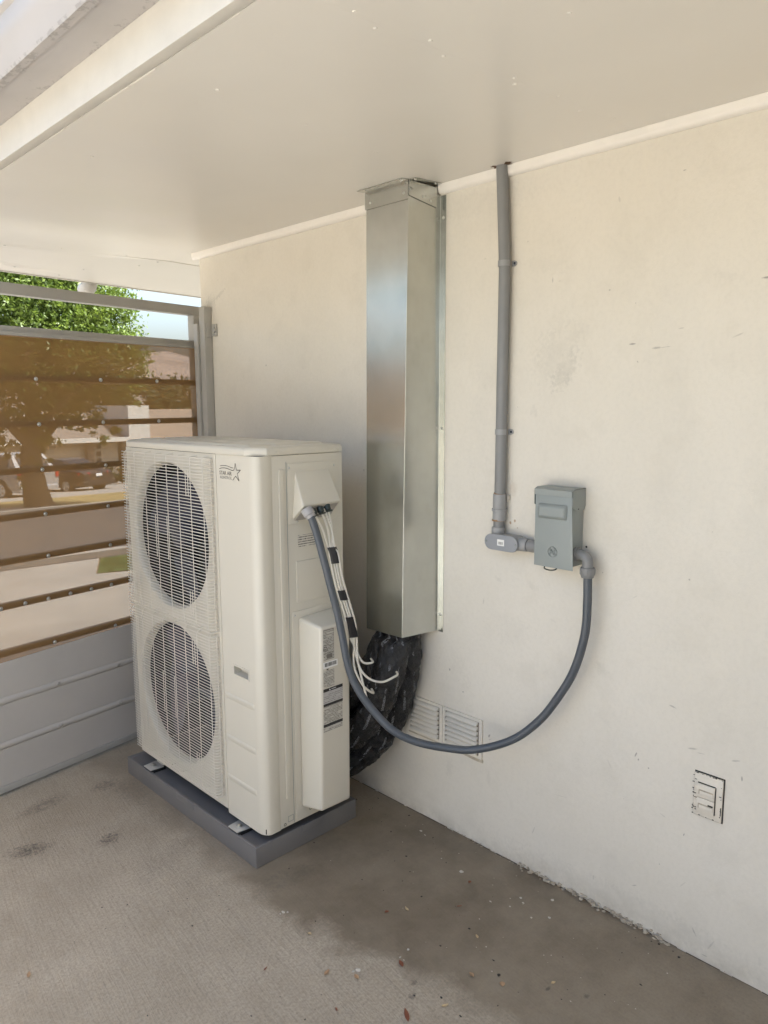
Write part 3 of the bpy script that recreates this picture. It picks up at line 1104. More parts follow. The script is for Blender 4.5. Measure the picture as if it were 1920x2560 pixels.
# logo
LG = 'logo'
lp = [(2.2586, 1.4024), (2.2466, 1.4054), (2.23, 1.4069), (2.211, 1.4063), (2.195, 1.4035), (2.1817, 1.4013), (2.1737, 1.4012), (2.1669, 1.4044), (2.1625, 1.4128), (2.1587, 1.4267)]
lw = spline([(-.6355, y, z) for y, z in lp], 4)
star = [(2.1587, 1.4267), (2.1525, 1.4034), (2.1276, 1.4049), (2.1479, 1.3915), (2.1389, 1.367), (2.1583, 1.3827), (2.1771, 1.3673)]
mb = ribbon(lw, .0022, (-1, 0, 0))
for a, b in zip(star[:-1], star[1:]):
    q = ribbon([(-.6355, *a), (-.6355, *b)], .0022, (-1, 0, 0), .0005)
    mb.add(q.v, q.f)
l2 = spline([(-.6355, y, z) for y, z in [(2.2538, 1.4122), (2.2419, 1.4146), (2.2267, 1.4156), (2.2091, 1.4147), (2.1944, 1.4125), (2.1812, 1.4099), (2.1706, 1.4098)]], 4)
q = ribbon(l2, .0017, (-1, 0, 0))
mb.add(q.v, q.f)
logo = mb.build('star_logo', M_INK, svc, smooth=False)
TM = lambda x, y, z: Matrix(((0, 0, -1, x), (-1, 0, 0, y), (0, 1, 0, z), (0, 0, 0, 1)))
text_mesh('STAR AIR', .0182, M_INK2, TM(-.6358, 2.2596, 1.3832), svc, 'lettering', 1.03, .00035)
text_mesh('KONTROL', .0140, M_INK2, TM(-.6358, 2.2562, 1.3689), svc, 'lettering', 1.12, 0)

# fan panel with two round openings
def cell(mb, y0, y1, z0, z1, yc, zc, r, x, flip=False):
    N = 72
    th = [2 * math.pi * i / N for i in range(N)]
    for cy_, cz_ in ((y0, z0), (y0, z1), (y1, z0), (y1, z1)):
        th.append(math.atan2(cz_ - zc, cy_ - yc) % (2 * math.pi))
    th = sorted(set(th))
    vin, vout = [], []
    for a in th:
        c_, s_ = math.cos(a), math.sin(a)
        k = min([((y1 - yc) / c_ if c_ > 1e-9 else (y0 - yc) / c_ if c_ < -1e-9 else 1e9), ((z1 - zc) / s_ if s_ > 1e-9 else (z0 - zc) / s_ if s_ < -1e-9 else 1e9)])
        vin.append((x, yc + r * c_, zc + r * s_))
        vout.append((x, yc + k * c_, zc + k * s_))
    n = len(th)
    mb.add(vin + vout, [(i, (i + 1) % n, n + (i + 1) % n, n + i) for i in range(n)])


FY = 2.640
FC = [(FY, 1.118), (FY, .478)]
FR = .291
mb = MB()
cell(mb, 2.2845, 2.970, .796, ZT, FY, 1.118, FR, XF)
cell(mb, 2.2845, 2.970, .118, .796, FY, .478, FR, XF)
mb.add([(XF, 2.970, .118), (XF, 2.970, ZT), (-.629, 2.981, ZT), (-.629, 2.981, .118), (-.60, 2.985, ZT), (-.60, 2.985, .118)], [(0, 1, 2, 3), (3, 2, 4, 5)])
mb.add([(XF, 2.2845, .118), (XF, 2.2845, ZT), (-.628, 2.2845, ZT), (-.628, 2.2845, .118)], [(0, 1, 2, 3)])
mb.add([(XF, 2.2845, .118), (XF, 2.970, .118), (-.62, 2.970, .118), (-.62, 2.2845, .118)], [(0, 1, 2, 3)])
mb.build('fan_panel', M_UNIT, unit, ang=40)


def ring(name, yc, zc, prof, mat, parent, n=72):
    mb = MB()
    m = len(prof)
    vs_ = []
    for i in range(n):
        a = 2 * math.pi * i / n
        for x, r in prof:
            vs_.append((x, yc + r * math.cos(a), zc + r * math.sin(a)))
    mb.add(vs_, [(i * m + j, ((i + 1) % n) * m + j, ((i + 1) % n) * m + j + 1, i * m + j + 1) for i in range(n) for j in range(m - 1)])
    return mb.build(name, mat, parent, ang=60)


GY0, GY1 = 2.302, 2.928
for gi, ((yc, zc), (gz0, gz1)) in enumerate(zip(FC, ((.803, 1.437), (.166, .785)))):
    orf = ring('orifice', yc, zc, [(-.6352, FR), (-.630, FR - .005), (-.622, FR - .009), (-.612, FR - .011), (-.602, FR - .011)], M_UNIT, unit)
    # fan
    hb_ = MB()
    hb_.tube([(-.60, yc, zc), (-.597, yc, zc), (-.575, yc, zc), (-.53, yc, zc), (-.50, yc, zc)], [.03, .055, .062, .064, .05], 24)
    fan = hb_.build('fan', M_FAN, unit, ang=40)
    fan_rot = .5 + gi * .9
    for b in range(3):
        mb = MB()
        NU, NV = 9, 10
        vs_ = []
        for side in (0, 1):
            for u in range(NU):
                r = .06 + (.262 - .06) * u / (NU - 1)
                for w_ in range(NV):
                    tt = w_ / (NV - 1)
                    span = R(70 + 18 * math.sin(u / (NU - 1) * 2.2))
                    a = fan_rot + b * 2 * math.pi / 3 + (tt - .5) * span + .30 * (u / (NU - 1))
                    x = -.585 + .085 * tt + .008 * math.sin(tt * math.pi) + .003 * side
                    vs_.append((x, yc + r * math.cos(a), zc + r * math.sin(a)))
        fs = []
        q = NU * NV
        for s_ in (0, 1):
            for u in range(NU - 1):
                for w_ in range(NV - 1):
                    i = s_ * q + u * NV + w_
                    fs.append((i, i + 1, i + NV + 1, i + NV))
        for u in range(NU - 1):
            for w_ in (0, NV - 1):
                i = u * NV + w_
                fs.append((i, i + NV, i + NV + q, i + q))
        for w_ in range(NV - 1):
            for u in (0, NU - 1):
                i = u * NV + w_
                fs.append((i, i + 1, i + 1 + q, i + q))
        mb.add(vs_, fs)
        mb.build('blade', M_FAN, fan, ang=50)
    mb = MB()
    mb.cyl((-.50, yc, zc), (-.40, yc, zc), .055, .055, 20)
    for dy in (-.07, .07):
        mb.box(-.40, -.375, yc + dy - .012, yc + dy + .012, zc - .30, zc + .30)
    mb.build('motor', M_BLACK, unit)
    # wire guard
    mb = MB()
    XG = -.669
    nw = 55
    for k in range(nw):
        z = gz0 + (gz1 - gz0) * k / (nw - 1)
        mb.tube([(-.636, GY0 + .001, z), (XG + .008, GY0 + .001, z), (XG, GY0 + .009, z), (XG, GY1 + .012, z), (XG + .006, GY1 + .018, z)], .00150, 6)
    ins = .0028
    vy = [2.322 + (2.925 - 2.322) * k / 7 for k in range(8)]
    for y in vy:
        mb.tube([(-.636, y, gz1 + .003), (XG + .010, y, gz1 + .003), (XG + ins, y, gz1 - .006), (XG + ins, y, gz0 + .006), (XG + .010, y, gz0 - .003), (-.636, y, gz0 - .003)], .00165, 6)
    mb.tube([(XG + .022, GY0 - .001, gz0), (XG + .022, GY0 - .001, gz1)], .0022, 6)
    mb.tube([(XG + .012, GY1 + .004, gz0), (XG + .012, GY1 + .004, gz1)], .0015, 6)
    for dy in (-.048, .042):
        mb.tube([(XG + ins, yc + dy, zc - .085), (XG + ins, yc + dy, zc + .085)], .00155, 6)
    for cy_, cz_ in ((yc - .215, zc + .225), (yc + .255, zc + .225), (yc - .215, zc - .225), (yc + .255, zc - .225)):
        for d_ in (-.022, 0, .022):
            mb.tube([(XG + ins, cy_ + d_ * .75, cz_ - .05), (XG + ins, cy_ + d_ * .75, cz_ + .045)], .0015, 6)
    mb.build('fan_guard', M_WIRE, unit, ang=60)

# lid
lo = [(XB - .002, Y0 - .003), (-.588, Y0 - .003), (-.640, 2.10), (-.640, 2.955), (-.615, Y1 + .004), (XB - .002, Y1 + .004)]
hi = [(XB - .006, Y0 + .003), (-.586, Y0 + .003), (-.631, 2.103), (-.631, 2.95), (-.611, Y1 - .003), (XB - .006, Y1 - .003)]
nl = len(lo)
mb = MB()
zl = [ZT + .0015, ZT + .022, ZT + .030]
pts = [(x, y, zl[0]) for x, y in lo] + [(x, y, zl[1]) for x, y in lo] + [(x, y, zl[2]) for x, y in hi]
fs = [tuple(range(nl - 1, -1, -1)), tuple(range(2 * nl, 3 * nl))]
for L in (0, nl):
    fs += [(L + i, L + (i + 1) % nl, L + nl + (i + 1) % nl, L + nl + i) for i in range(nl)]
mb.add(pts, fs)
lid = mb.build('lid', M_UNIT, unit, bevel=.003, ang=50)
for x in (-.555, -.44, -.325):
    mb = MB()
    mb.hexa([(x - .05, 2.12, zl[2] - .001), (x + .05, 2.12, zl[2] - .001), (x + .05, 2.93, zl[2] - .001), (x - .05, 2.93, zl[2] - .001),
             (x - .042, 2.135, zl[2] + .006), (x + .042, 2.135, zl[2] + .006), (x + .042, 2.915, zl[2] + .006), (x - .042, 2.915, zl[2] + .006)])
    mb.build('raised_rib', M_UNIT, lid, bevel=.003)
for x in (-.548, -.276):
    mb = MB()
    mb.dome((x, Y0 - .003, ZT + .012), (0, -1, 0), .0062, .0035, 12, 3)
    mb.cyl((x, Y0 - .0028, ZT + .012), (x, Y0 - .0040, ZT + .012), .0085, .0085, 14)
    mb.build('screw', M_UNIT, lid)

# side panel details
SY = Y0 + .001
sp_ = [o for o in unit.children if o.name.startswith('side_panel')][0]
mb = MB()
mb.box(-.541, -.520, SY - .004, SY + .001, .215, 1.405)
mb.build('pressed_ridge', M_UNIT, sp_, bevel=.0036, seg=3)
mb = MB()
mb.box(-.5085, -.5070, SY - .0008, SY + .001, .108, 1.43)
mb.build('seam', M_BOXD, sp_, smooth=False)
for (z0, z1) in ((.93, 1.078),):
    mb = MB()
    mb.box(-.474, -.29, SY - .0035, SY + .001, z0, z1)
    mb.build('pressed_field', M_UNIT, sp_, bevel=.0032, seg=3)
mb = MB()
mb.box(-.505, -.283, SY - .0035, SY - .0002, 1.2125, 1.4225)
hp = mb.build('cover_plate', M_UNIT, sp_, bevel=.0012)
mb = MB()
mb.box(-.497, -.281, SY - .0030, SY - .0002, .112, .900)
mb.build('cover_plate', M_UNIT, sp_, bevel=.0012)
mb = MB()
for x, z in ((-.497, 1.408), (-.296, 1.407), (-.466, 1.2195), (-.487, .885)):
    mb = MB()
    mb.dome((x, SY - .0034, z), (0, -1, 0), .0042, .003, 10, 3)
    mb.build('screw', M_SCREW, sp_)
HYf = SY - .0036
hd = [(-.476, HYf, 1.394), (-.319, HYf, 1.398), (-.312, HYf, 1.226), (-.490, HYf, 1.226), (-.4865, 1.980, 1.281), (-.3175, 1.980, 1.284)]
mb = MB()
mb.add(hd, [(0, 1, 5, 4), (0, 4, 3), (1, 2, 5), (4, 5, 2, 3), (3, 2, 1, 0)])
hood = mb.build('cable_hood', M_UNIT, unit, bevel=.006, seg=3, ang=60)
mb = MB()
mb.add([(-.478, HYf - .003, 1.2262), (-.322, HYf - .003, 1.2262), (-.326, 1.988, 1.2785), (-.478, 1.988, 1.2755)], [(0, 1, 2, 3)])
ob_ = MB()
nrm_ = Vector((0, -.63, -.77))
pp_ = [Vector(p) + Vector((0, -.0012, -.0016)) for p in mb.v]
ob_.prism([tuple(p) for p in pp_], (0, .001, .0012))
ob_.build('hood_floor', simple('hood_floor_beige', (.36, .335, .30), .6), hood, smooth=False)  # flat sheet over the hood's underside, darker than the enamel
# pipe cover box
pc = [(-.476, HYf + .001, .158), (-.296, HYf + .001, .158), (-.296, HYf + .001, .886), (-.474, HYf + .001, .876),
      (-.470, 1.932, .180), (-.332, 1.932, .176), (-.324, 1.932, .857), (-.458, 1.932, .858)]
mb = MB()
mb.add(pc, [(0, 1, 2, 3), (7, 6, 5, 4), (0, 4, 5, 1), (1, 5, 6, 2), (2, 6, 7, 3), (3, 7, 4, 0)])
cov = mb.build('pipe_cover', M_UNIT, unit, bevel=.013, seg=4, ang=70)
LY = 1.9316


def flat(name, x0, x1, z0, z1, y, mat, parent):
    mb = MB()
    mb.box(x0, x1, y - .0003, y, z0, z1)
    return mb.build(name, mat, parent, smooth=False)


flat('label', -.450, -.402, .737, .849, LY, M_TXT, cov)
for z in (.8455, .790, .762, .7385):
    flat('label_rule', -.450, -.402, z, z + .0012, LY - .0004, M_INK2, cov)
flat('label_rule', -.403, -.402, .738, .845, LY - .0004, M_INK2, cov)
flat('label', -.436, -.410, .742, .758, LY - .0005, M_INK2, cov)
mb = MB()
for k in range(20):
    a = k / 20 * 2 * math.pi
ring_pts = [(-.442 + .0085 * math.cos(a), LY - .0004, .777 + .0085 * math.sin(a)) for a in [2 * math.pi * k / 20 for k in range(21)]]
rb = ribbon(ring_pts, .0022, (0, -1, 0))
q = ribbon([(-.4455, LY - .0004, .781), (-.4455, LY - .0004, .775), (-.442, LY - .0004, .7725), (-.4395, LY - .0004, .776), (-.4395, LY - .0004, .781)], .002, (0, -1, 0))
rb.add(q.v, q.f)
rb.build('certification_mark', M_INK, cov, smooth=False)
st_ = flat('barcode_sticker', -.452, -.386, .707, .7305, LY - .0002, M_WHITE, cov)
mb = MB()
x = -.445
while x < -.392:
    w_ = random.choice([.0009, .0014, .0022])
    mb.box(x, x + w_, LY - .0008, LY - .0005, .713, .7265)
    x += w_ + random.choice([.0008, .0012, .0018])
mb.build('barcode', M_INK, cov, smooth=False)
flat('label', -.452, -.402, .637, .699, LY, M_TXT, cov)
flat('label', -.437, -.428, .7005, .7045, LY, M_INK, cov)
flat('warning_bar', -.4535, -.364, .6215, .633, LY - .0003, M_INK, cov)
flat('label', -.4535, -.364, .5775, .6215, LY, M_TXT2, cov)
flat('warning_bar', -.454, -.364, .5680, .5775, LY - .0003, M_INK, cov)
flat('label', -.454, -.366, .502, .5680, LY, M_TXT, cov)
flat('warning_bar', -.455, -.3655, .4925, .502, LY - .0003, M_INK, cov)
flat('label', -.455, -.367, .473, .4925, LY, M_TXT, cov)
tri = MB()
tri.prism([(-.4275, LY - .0007, .6240), (-.4205, LY - .0007, .6240), (-.424, LY - .0007, .6305)], (0, .0002, 0))
tri.build('warning_triangle', M_WHITE, cov, smooth=False)
flat('warning_lettering', -.4165, -.395, .6255, .6290, LY - .0005, M_TXT2, cov)
flat('label', -.463, -.384, 1.128, 1.170, SY - .0002, M_TXT3, sp_)
# knockout and drain details at the foot of the side
for (x, z, r) in ((-.434, .137, .0055), (-.415, .140, .004), (-.551, .119, .005)):
    mb = MB()
    mb.tube([(x + r * math.cos(a), SY - .0032, z + r * math.sin(a)) for a in [2 * math.pi * k / 12 for k in range(13)]], .0009, 5)
    mb.build('knockout', M_DARKMETAL, sp_)
rr_ = MB()
for a in ((-.535, -.534, .122, .142), (-.512, -.511, .122, .142), (-.535, -.511, .142, .143), (-.535, -.511, .121, .122)):
    rr_.box(a[0], a[1], SY - .0009, SY + .001, a[2], a[3])
rr_.build('knockout', M_BOXD, sp_, smooth=False)
# feet
for y in (2.197, 2.852):
    mb = MB()
    mb.box(-.6700, -.606, y - .034, y + .034, PZ - .006, PZ + .0060)
    mb.build('rubber_pad', M_BLACK, unit, bevel=.001)
    PZ_ = PZ + .006
    mb = MB()
    mb.hexa([(-.6745, y - .030, PZ_ + .0008), (-.615, y - .037, PZ_ + .0008), (-.615, y + .037, PZ_ + .0008), (-.6745, y + .030, PZ_ + .0008),
             (-.6745, y - .030, PZ_ + .0045), (-.615, y - .037, PZ_ + .0045), (-.615, y + .037, PZ_ + .0045), (-.6745, y + .030, PZ_ + .0045)])
    mb.hexa([(-.6155, y - .030, PZ_ + .004), (-.609, y - .030, PZ_ + .004), (-.609, y + .030, PZ_ + .004), (-.6155, y + .030, PZ_ + .004),
             (-.602, y - .030, ZB + .003), (-.596, y - .030, ZB + .003), (-.596, y + .030, ZB + .003), (-.602, y + .030, ZB + .003)])
    ft = mb.build('foot', M_FOOT, unit, bevel=.0025)
    mb = MB()
    mb.cyl((-.645, y, PZ_ + .0045), (-.645, y, PZ_ + .0065), .012, .012, 16)
    mb.cyl((-.645, y, PZ_ + .0065), (-.645, y, PZ_ + .0125), .0075, .0072, 6)
    mb.build('bolt', M_SCREW, ft, bevel=.0006)
for y in (2.2, 2.85):
    mb = MB()
    mb.box(-.33, -.23, y - .037, y + .037, PZ + .0008, ZB + .001)
    mb.build('foot', M_FOOT, unit, bevel=.002)

# =================================================================== duct cover
duct = thing('duct_cover', (-.08, 1.9, .77), 'tall galvanised sheet metal duct cover running from the ceiling down the wall', 'duct cover')
T = 2.343
ctop = [(-.003, 1.796), (-.156, 1.803), (-.156, 2.008), (-.003, 2.010)]
cbot = [(-.003, 1.797), (-.156, 1.836), (-.156, 2.024), (-.003, 2.018)]
zbot = [.779, .775, .772, .772]
mb = MB()
ND = 24
itop = [(-.003, 1.7985), (-.1548, 1.8045), (-.1548, 2.0065), (-.003, 2.0085)]
ibot = [(-.003, 1.7985), (-.1548, 1.8375), (-.1548, 2.0225), (-.003, 2.0165)]
for (ta, ba) in ((ctop, cbot), (itop, ibot)):
    pts = []
    for j in range(ND + 1):
        f_ = j / ND
        pts += [(ta[i][0] * (1 - f_) + ba[i][0] * f_, ta[i][1] * (1 - f_) + ba[i][1] * f_, T * (1 - f_) + zbot[i] * f_) for i in range(4)]
    mb.add(pts, [(j * 4 + i, j * 4 + i + 1, j * 4 + 5 + i, j * 4 + 4 + i) for j in range(ND) for i in range(3)])
o_ = (ND + 1) * 4
mb.f += [(ND * 4 + i, ND * 4 + i + 1, o_ + ND * 4 + i + 1, o_ + ND * 4 + i) for i in range(3)]
mb.build('duct_body', M_GALV, duct, smooth=True, ang=25)
mb = MB()
mb.tube([(-.1562, 1.8028, T), (-.1562, 1.8358, .775)], .0008, 6)
mb.build('folded_edge', M_GALV, duct)
mb = MB()     # flange on the wall
wf = [(-.001, 1.7945, 2.336), (-.001, 1.770, 2.336), (-.001, 1.772, .776), (-.001, 1.7955, .777)]
mb.prism(wf, (-.0014, 0, 0))
mb.tube([(-.0028, 1.7955, 2.335), (-.0028, 1.7965, .778)], .0011, 6)
wfl = mb.build('wall_flange', M_GALV, duct, smooth=True)
for z, y in ((2.262, 1.782), (1.535, 1.783), (.842, 1.785)):
    mb = MB()
    mb.dome((-.0024, y, z), (-1, 0, 0), .0055, .0035, 12, 3)
    mb.build('screw', M_SCREW, wfl)
# angle flanges at the ceiling
mb = MB()
z0 = cz(-.157)
mb.box(-.1588, -.1574, 1.803, 2.012, T - .042, z0 - .003)
mb.hexa([(-.188, 1.803, cz(-.188) - .003), (-.1588, 1.803, cz(-.1588) - .003), (-.1588, 2.022, cz(-.1588) - .003), (-.188, 2.022, cz(-.188) - .003),
         (-.188, 1.803, cz(-.188) - .0012), (-.1588, 1.803, cz(-.1588) - .0012), (-.1588, 2.022, cz(-.1588) - .0012), (-.188, 2.022, cz(-.188) - .0012)])
f1 = mb.build('ceiling_flange', M_GALV, duct, smooth=False)
mb = MB()
mb.hexa([(-.156, 1.7995, T - .030), (-.022, 1.7935, T - .050), (-.022, 1.7950, T - .050), (-.156, 1.8012, T - .030),
         (-.156, 1.7995, cz(-.156) - .003), (-.022, 1.7935, cz(-.03) - .012), (-.022, 1.7950, cz(-.03) - .012), (-.156, 1.8012, cz(-.156) - .003)])
mb.hexa([(-.156, 1.772, cz(-.156) - .003), (-.024, 1.770, cz(-.024) - .003), (-.024, 1.7935, cz(-.024) - .003), (-.156, 1.7995, cz(-.156) - .003),
         (-.156, 1.772, cz(-.156) - .0015), (-.024, 1.770, cz(-.024) - .0015), (-.024, 1.7935, cz(-.024) - .0015), (-.156, 1.7995, cz(-.156) - .0015)])
f2 = mb.build('ceiling_flange', M_GALV, duct, smooth=False)
for p, d, f in (((-.1588, 1.822, T - .020), (-1, 0, 0), f1), ((-.1588, 1.985, T - .022), (-1, 0, 0), f1), ((-.172, 1.822, z0 - .004), (0, 0, -1), f1),
                ((-.147, 1.7985, T - .010), (0, -1, 0), f2), ((-.09, 1.7955, T - .024), (0, -1, 0), f2), ((-.055, 1.7940, T - .032), (0, -1, 0), f2),
                ((-.140, 1.786, cz(-.14) - .0035), (0, 0, -1), f2), ((-.045, 1.780, cz(-.045) - .0035), (0, 0, -1), f2)):
    mb = MB()
    mb.dome(p, d, .0055, .0035, 12, 3)
    mb.build('screw', M_SCREW, f)

# =================================================================== wrapped refrigerant pipes
ln = thing('pipe_bundle', (-.12, 1.95, .78), 'black wrapped pipes with white print curving from the duct to the unit', 'pipes')
A = [(-.075, 1.895, .90), (-.077, 1.892, .79), (-.0702, 1.9, .6506), (-.0669, 1.925, .5401), (-.0632, 1.965, .4271), (-.0782, 2.01, .3392), (-.1111, 2.06, .2657), (-.1564, 2.12, .203), (-.1903, 2.19, .161), (-.2, 2.3, .15)]
B_ = [(-.088, 1.915, .92), (-.098, 1.908, .8056), (-.1591, 1.885, .6793), (-.1768, 1.91, .5749), (-.1837, 1.955, .4784), (-.199, 2.0, .4062), (-.2097, 2.06, .345), (-.2149, 2.14, .2955), (-.21, 2.3, .26)]
C_ = [(-.07, 1.95, .92), (-.0779, 1.95, .7751), (-.1329, 1.95, .7181), (-.1673, 1.96, .6521), (-.1906, 1.985, .5903), (-.2028, 2.03, .5303), (-.2112, 2.1, .4744), (-.21, 2.3, .42)]
D_ = [(-.05, 1.96, .92), (-.05, 1.96, .7626), (-.0525, 1.98, .5582), (-.0643, 2.02, .4427), (-.0896, 2.07, .3471), (-.1334, 2.12, .2646), (-.1833, 2.18, .2205), (-.2, 2.3, .20)]
from mathutils import noise as mnoise
for pth, rad in ((A, .050), (B_, .052), (C_, .046), (D_, .050)):
    mb = MB()
    sp = spline(pth, 13)
    rr_ = [rad * (1 + .035 * math.sin(i * .55 + rad * 900) + random.uniform(-.012, .012)) for i in range(len(sp))]
    mb.tube(sp, rr_, 44, uv=True)
    nv_ = []
    for q in mb.v:
        p = Vector(q)
        # creased film: ridged noise, stretched a little along the pipe
        a = mnoise.noise(Vector((p.x * 26, p.y * 22, p.z * 15)))
        b = mnoise.noise(Vector((p.x * 60 + 7, p.y * 55, p.z * 42)))
        e = mnoise.noise(Vector((p.x * 120, p.y * 110 + 3, p.z * 95)))
        k = (.5 - abs(a)) * .013 + (.5 - abs(b)) * .009 + (.5 - abs(e)) * .0025
        c0 = min(sp, key=lambda s_: (s_ - p).length_squared)
        q2 = p + (p - c0).normalized() * k
        if q2.z > .755:
            q2.x = min(-.004, max(-.1500, q2.x))
            q2.y = min(2.008, max(1.845 if q2.x < -.1 else 1.806, q2.y))
        nv_.append(tuple(q2))
    mb.v = nv_
    o = mb.build('wrapped_pipe', M_WRAP, ln, ang=38)
# loose film folds and a strip of grey tape
for k in range(7):
    base = random.choice([A, B_])
    sp = spline(base, 6)
    i0 = 8 + k * 5
    pts = []
    for j in range(7):
        p = sp[min(len(sp) - 1, i0 + j)]
        a = .6 + j * .42 + k
        tdir = (sp[min(len(sp) - 1, i0 + j + 1)] - sp[i0 + j - 1]).normalized() if i0 + j + 1 < len(sp) else Vector((0, 1, 0))
        n1 = tdir.cross(Vector((0, 1, .2))).normalized()
        n2 = tdir.cross(n1)
        pts.append(p + .049 * (n1 * math.cos(a) + n2 * math.sin(a)))
    mb = MB()
    mb.tube(spline(pts, 3), [.0015 + .003 * math.sin(q / 18 * math.pi) for q in range(19)], 5)
    mb.build('film_fold', M_TAPE, ln)

# =================================================================== grey conduit from the ceiling, fittings, disconnect box
cond = thing('conduit', (-.024, 1.505, 1.18), 'straight grey conduit pipe strapped to the wall below the ceiling hole', 'conduit')
cpath = spline([(-.024, 1.518, 2.40), (-.024, 1.5165, 2.34), (-.024, 1.503, 2.10), (-.024, 1.501, 2.0), (-.024, 1.5025, 1.72), (-.024, 1.503, 1.42), (-.024, 1.504, 1.30)], 4)
mb = MB()
mb.tube(cpath, .0188, 24)
mb.build('pipe', M_PVC, cond, ang=60)
mb = MB()
for a, b, r in ((1.322, 1.272, .0225), (1.272, 1.2635, .0260), (1.2635, 1.231, .0232)):
    mb.cyl((-.024, 1.505, a), (-.024, 1.505, b), r, r, 24)
cpl = mb.build('coupling', M_PVCL, cond, bevel=.0012)
mb = MB()
mb.cyl((-.024, 1.5035, 1.3245), (-.024, 1.5038, 1.3222), .0206, .0212, 20)
mb.cyl((-.024, 1.506, 1.236), (-.024, 1.506, 1.2305), .0236, .0238, 20)
mb.build('rust_ring', M_RUST, cpl)
mb = MB()
mb.cyl((-.024, 1.5065, 1.231), (-.024, 1.5065, 1.205), .0188, .0188, 24)
mb.build('pipe', M_PVC, cond)
mb = MB()
mb.box(-.012, -.002, 1.4775, 1.4825, 1.300, 1.318)
mb.build('paint_chip', M_CHIP, cpl, smooth=False)
for z, yo in ((2.069, 1.5025), (1.5295, 1.5032)):
    mb = MB()
    n_ = 20
    band = []
    for k in range(n_ + 1):
        a = math.pi * (-.62) + math.pi * 1.24 * k / n_
        band.append((-.024 - .0208 * math.cos(a), yo + .0208 * math.sin(-a)))
    inn = [(-.024 + (x + .024) * .9, yo + (y - yo) * .9) for x, y in band]
    for k in range(n_):
        mb.hexa([(*band[k], z - .009), (*band[k + 1], z - .009), (*inn[k + 1], z - .009), (*inn[k], z - .009),
                 (*band[k], z + .009), (*band[k + 1], z + .009), (*inn[k + 1], z + .009), (*inn[k], z + .009)])
    ear = [(yo - .015, -.009), (yo - .026, -.009), (yo - .0325, -.0055), (yo - .0345, 0), (yo - .0325, .0055), (yo - .026, .009), (yo - .015, .009)]
    mb.prism([(-.0045, y, z + d) for y, d in ear], (.0035, 0, 0))
    stp = mb.build('strap', M_PVCL, cond, ang=40)
    mb = MB()
    mb.dome((-.0045, yo - .0260, z), (-1, 0, 0), .0040, .0035, 10, 3)
    mb.build('screw', simple('blue_black_screw', (.02, .03, .05), .4, .6), stp)
# ragged hole in the ceiling round the pipe
mb = MB()
N_ = 26
for k in range(N_):
    a0, a1 = 2 * math.pi * k / N_, 2 * math.pi * (k + 1) / N_
    if math.sin(a0) > .8:
        continue
    r0_, r1_ = .0192, random.uniform(.030, .043) * (1.15 if math.cos(a0) < 0 else .9)
    zc_ = 2.3705 - .0012
    mb.add([(-.024 + r0_ * math.sin(a0) * -1, 1.516 + r0_ * math.cos(a0), zc_), (-.024 - r1_ * math.sin(a0), 1.516 + r1_ * math.cos(a0), zc_ - .0004),
            (-.024 - r1_ * math.sin(a1), 1.516 + r1_ * math.cos(a1), zc_ - .0004), (-.024 - r0_ * math.sin(a1), 1.516 + r0_ * math.cos(a1), zc_)], [(0, 1, 2, 3)])
hole_ = mb.build('torn_hole', simple('torn_board', (.13, .075, .04), .9, 0, .5, 150), cond, smooth=False)

# conduit body with its oval cover
cbd = thing('conduit_fitting', (-.03, 1.47, 1.16), 'grey oval conduit fitting with a small barcode sticker at the conduit foot', 'conduit fitting')


def stadium(y0, y1, zc, h, n=10):
    r = h / 2
    pts = []
    for k in range(n + 1):
        a = -math.pi / 2 + math.pi * k / n
        pts.append((y1 - r + r * math.cos(a), zc + r * math.sin(a)))
    for k in range(n + 1):
        a = math.pi / 2 + math.pi * k / n
        pts.append((y0 + r + r * math.cos(a), zc + r * math.sin(a)))
    return pts


mb = MB()
mb.prism([(-.006, y, z) for y, z in stadium(1.406, 1.536, 1.163, .050)], (-.046, 0, 0))
mb.cyl((-.026, 1.507, 1.185), (-.026, 1.507, 1.209), .0222, .0222, 24)
mb.tube([(-.028, 1.425, 1.163), (-.028, 1.405, 1.163), (-.028, 1.393, 1.163), (-.028, 1.382, 1.163)], [.023, .023, .0222, .0222], 24)
mb.build('fitting_body', M_PVCL, cbd, bevel=.002, ang=45)
mb = MB()
mb.prism([(-.0522, y, z) for y, z in stadium(1.4035, 1.5385, 1.163, .054)], (-.0075, 0, 0))
cvr = mb.build('cover', simple('conduit_cover_paint', (.262, .272, .285), .45, 0, .04, 8), cbd, bevel=.0015, ang=45)
for y, z in ((1.531, 1.1632), (1.4115, 1.163)):
    mb = MB()
    mb.dome((-.0597, y, z), (-1, 0, 0), .0042, .002, 12, 2)
    so_ = mb.build('screw', M_BOXD, cvr)
mb = MB()
mb.box(-.0601, -.0597, 1.457, 1.485, 1.1535, 1.1745)
sk = mb.build('barcode_sticker', M_WHITE, cvr, smooth=False)
mb = MB()
y = 1.462
while y < 1.481:
    w_ = random.choice([.0007, .0011, .0016])
    mb.box(-.0604, -.0602, y, y + w_, 1.1575, 1.1670)
    y += w_ + random.choice([.0007, .001, .0014])
mb.build('barcode', M_INK, cvr, smooth=False)
mb = MB()
mb.cyl((-.028, 1.3835, 1.163), (-.028, 1.372, 1.163), .0200, .0200, 24)
mb.build('dark_ring', M_BLACK, cbd)
mb = MB()
mb.cyl((-.028, 1.379, 1.163), (-.028, 1.322, 1.163), .0215, .0215, 24)
mb.build('nipple', M_PVC, cbd)

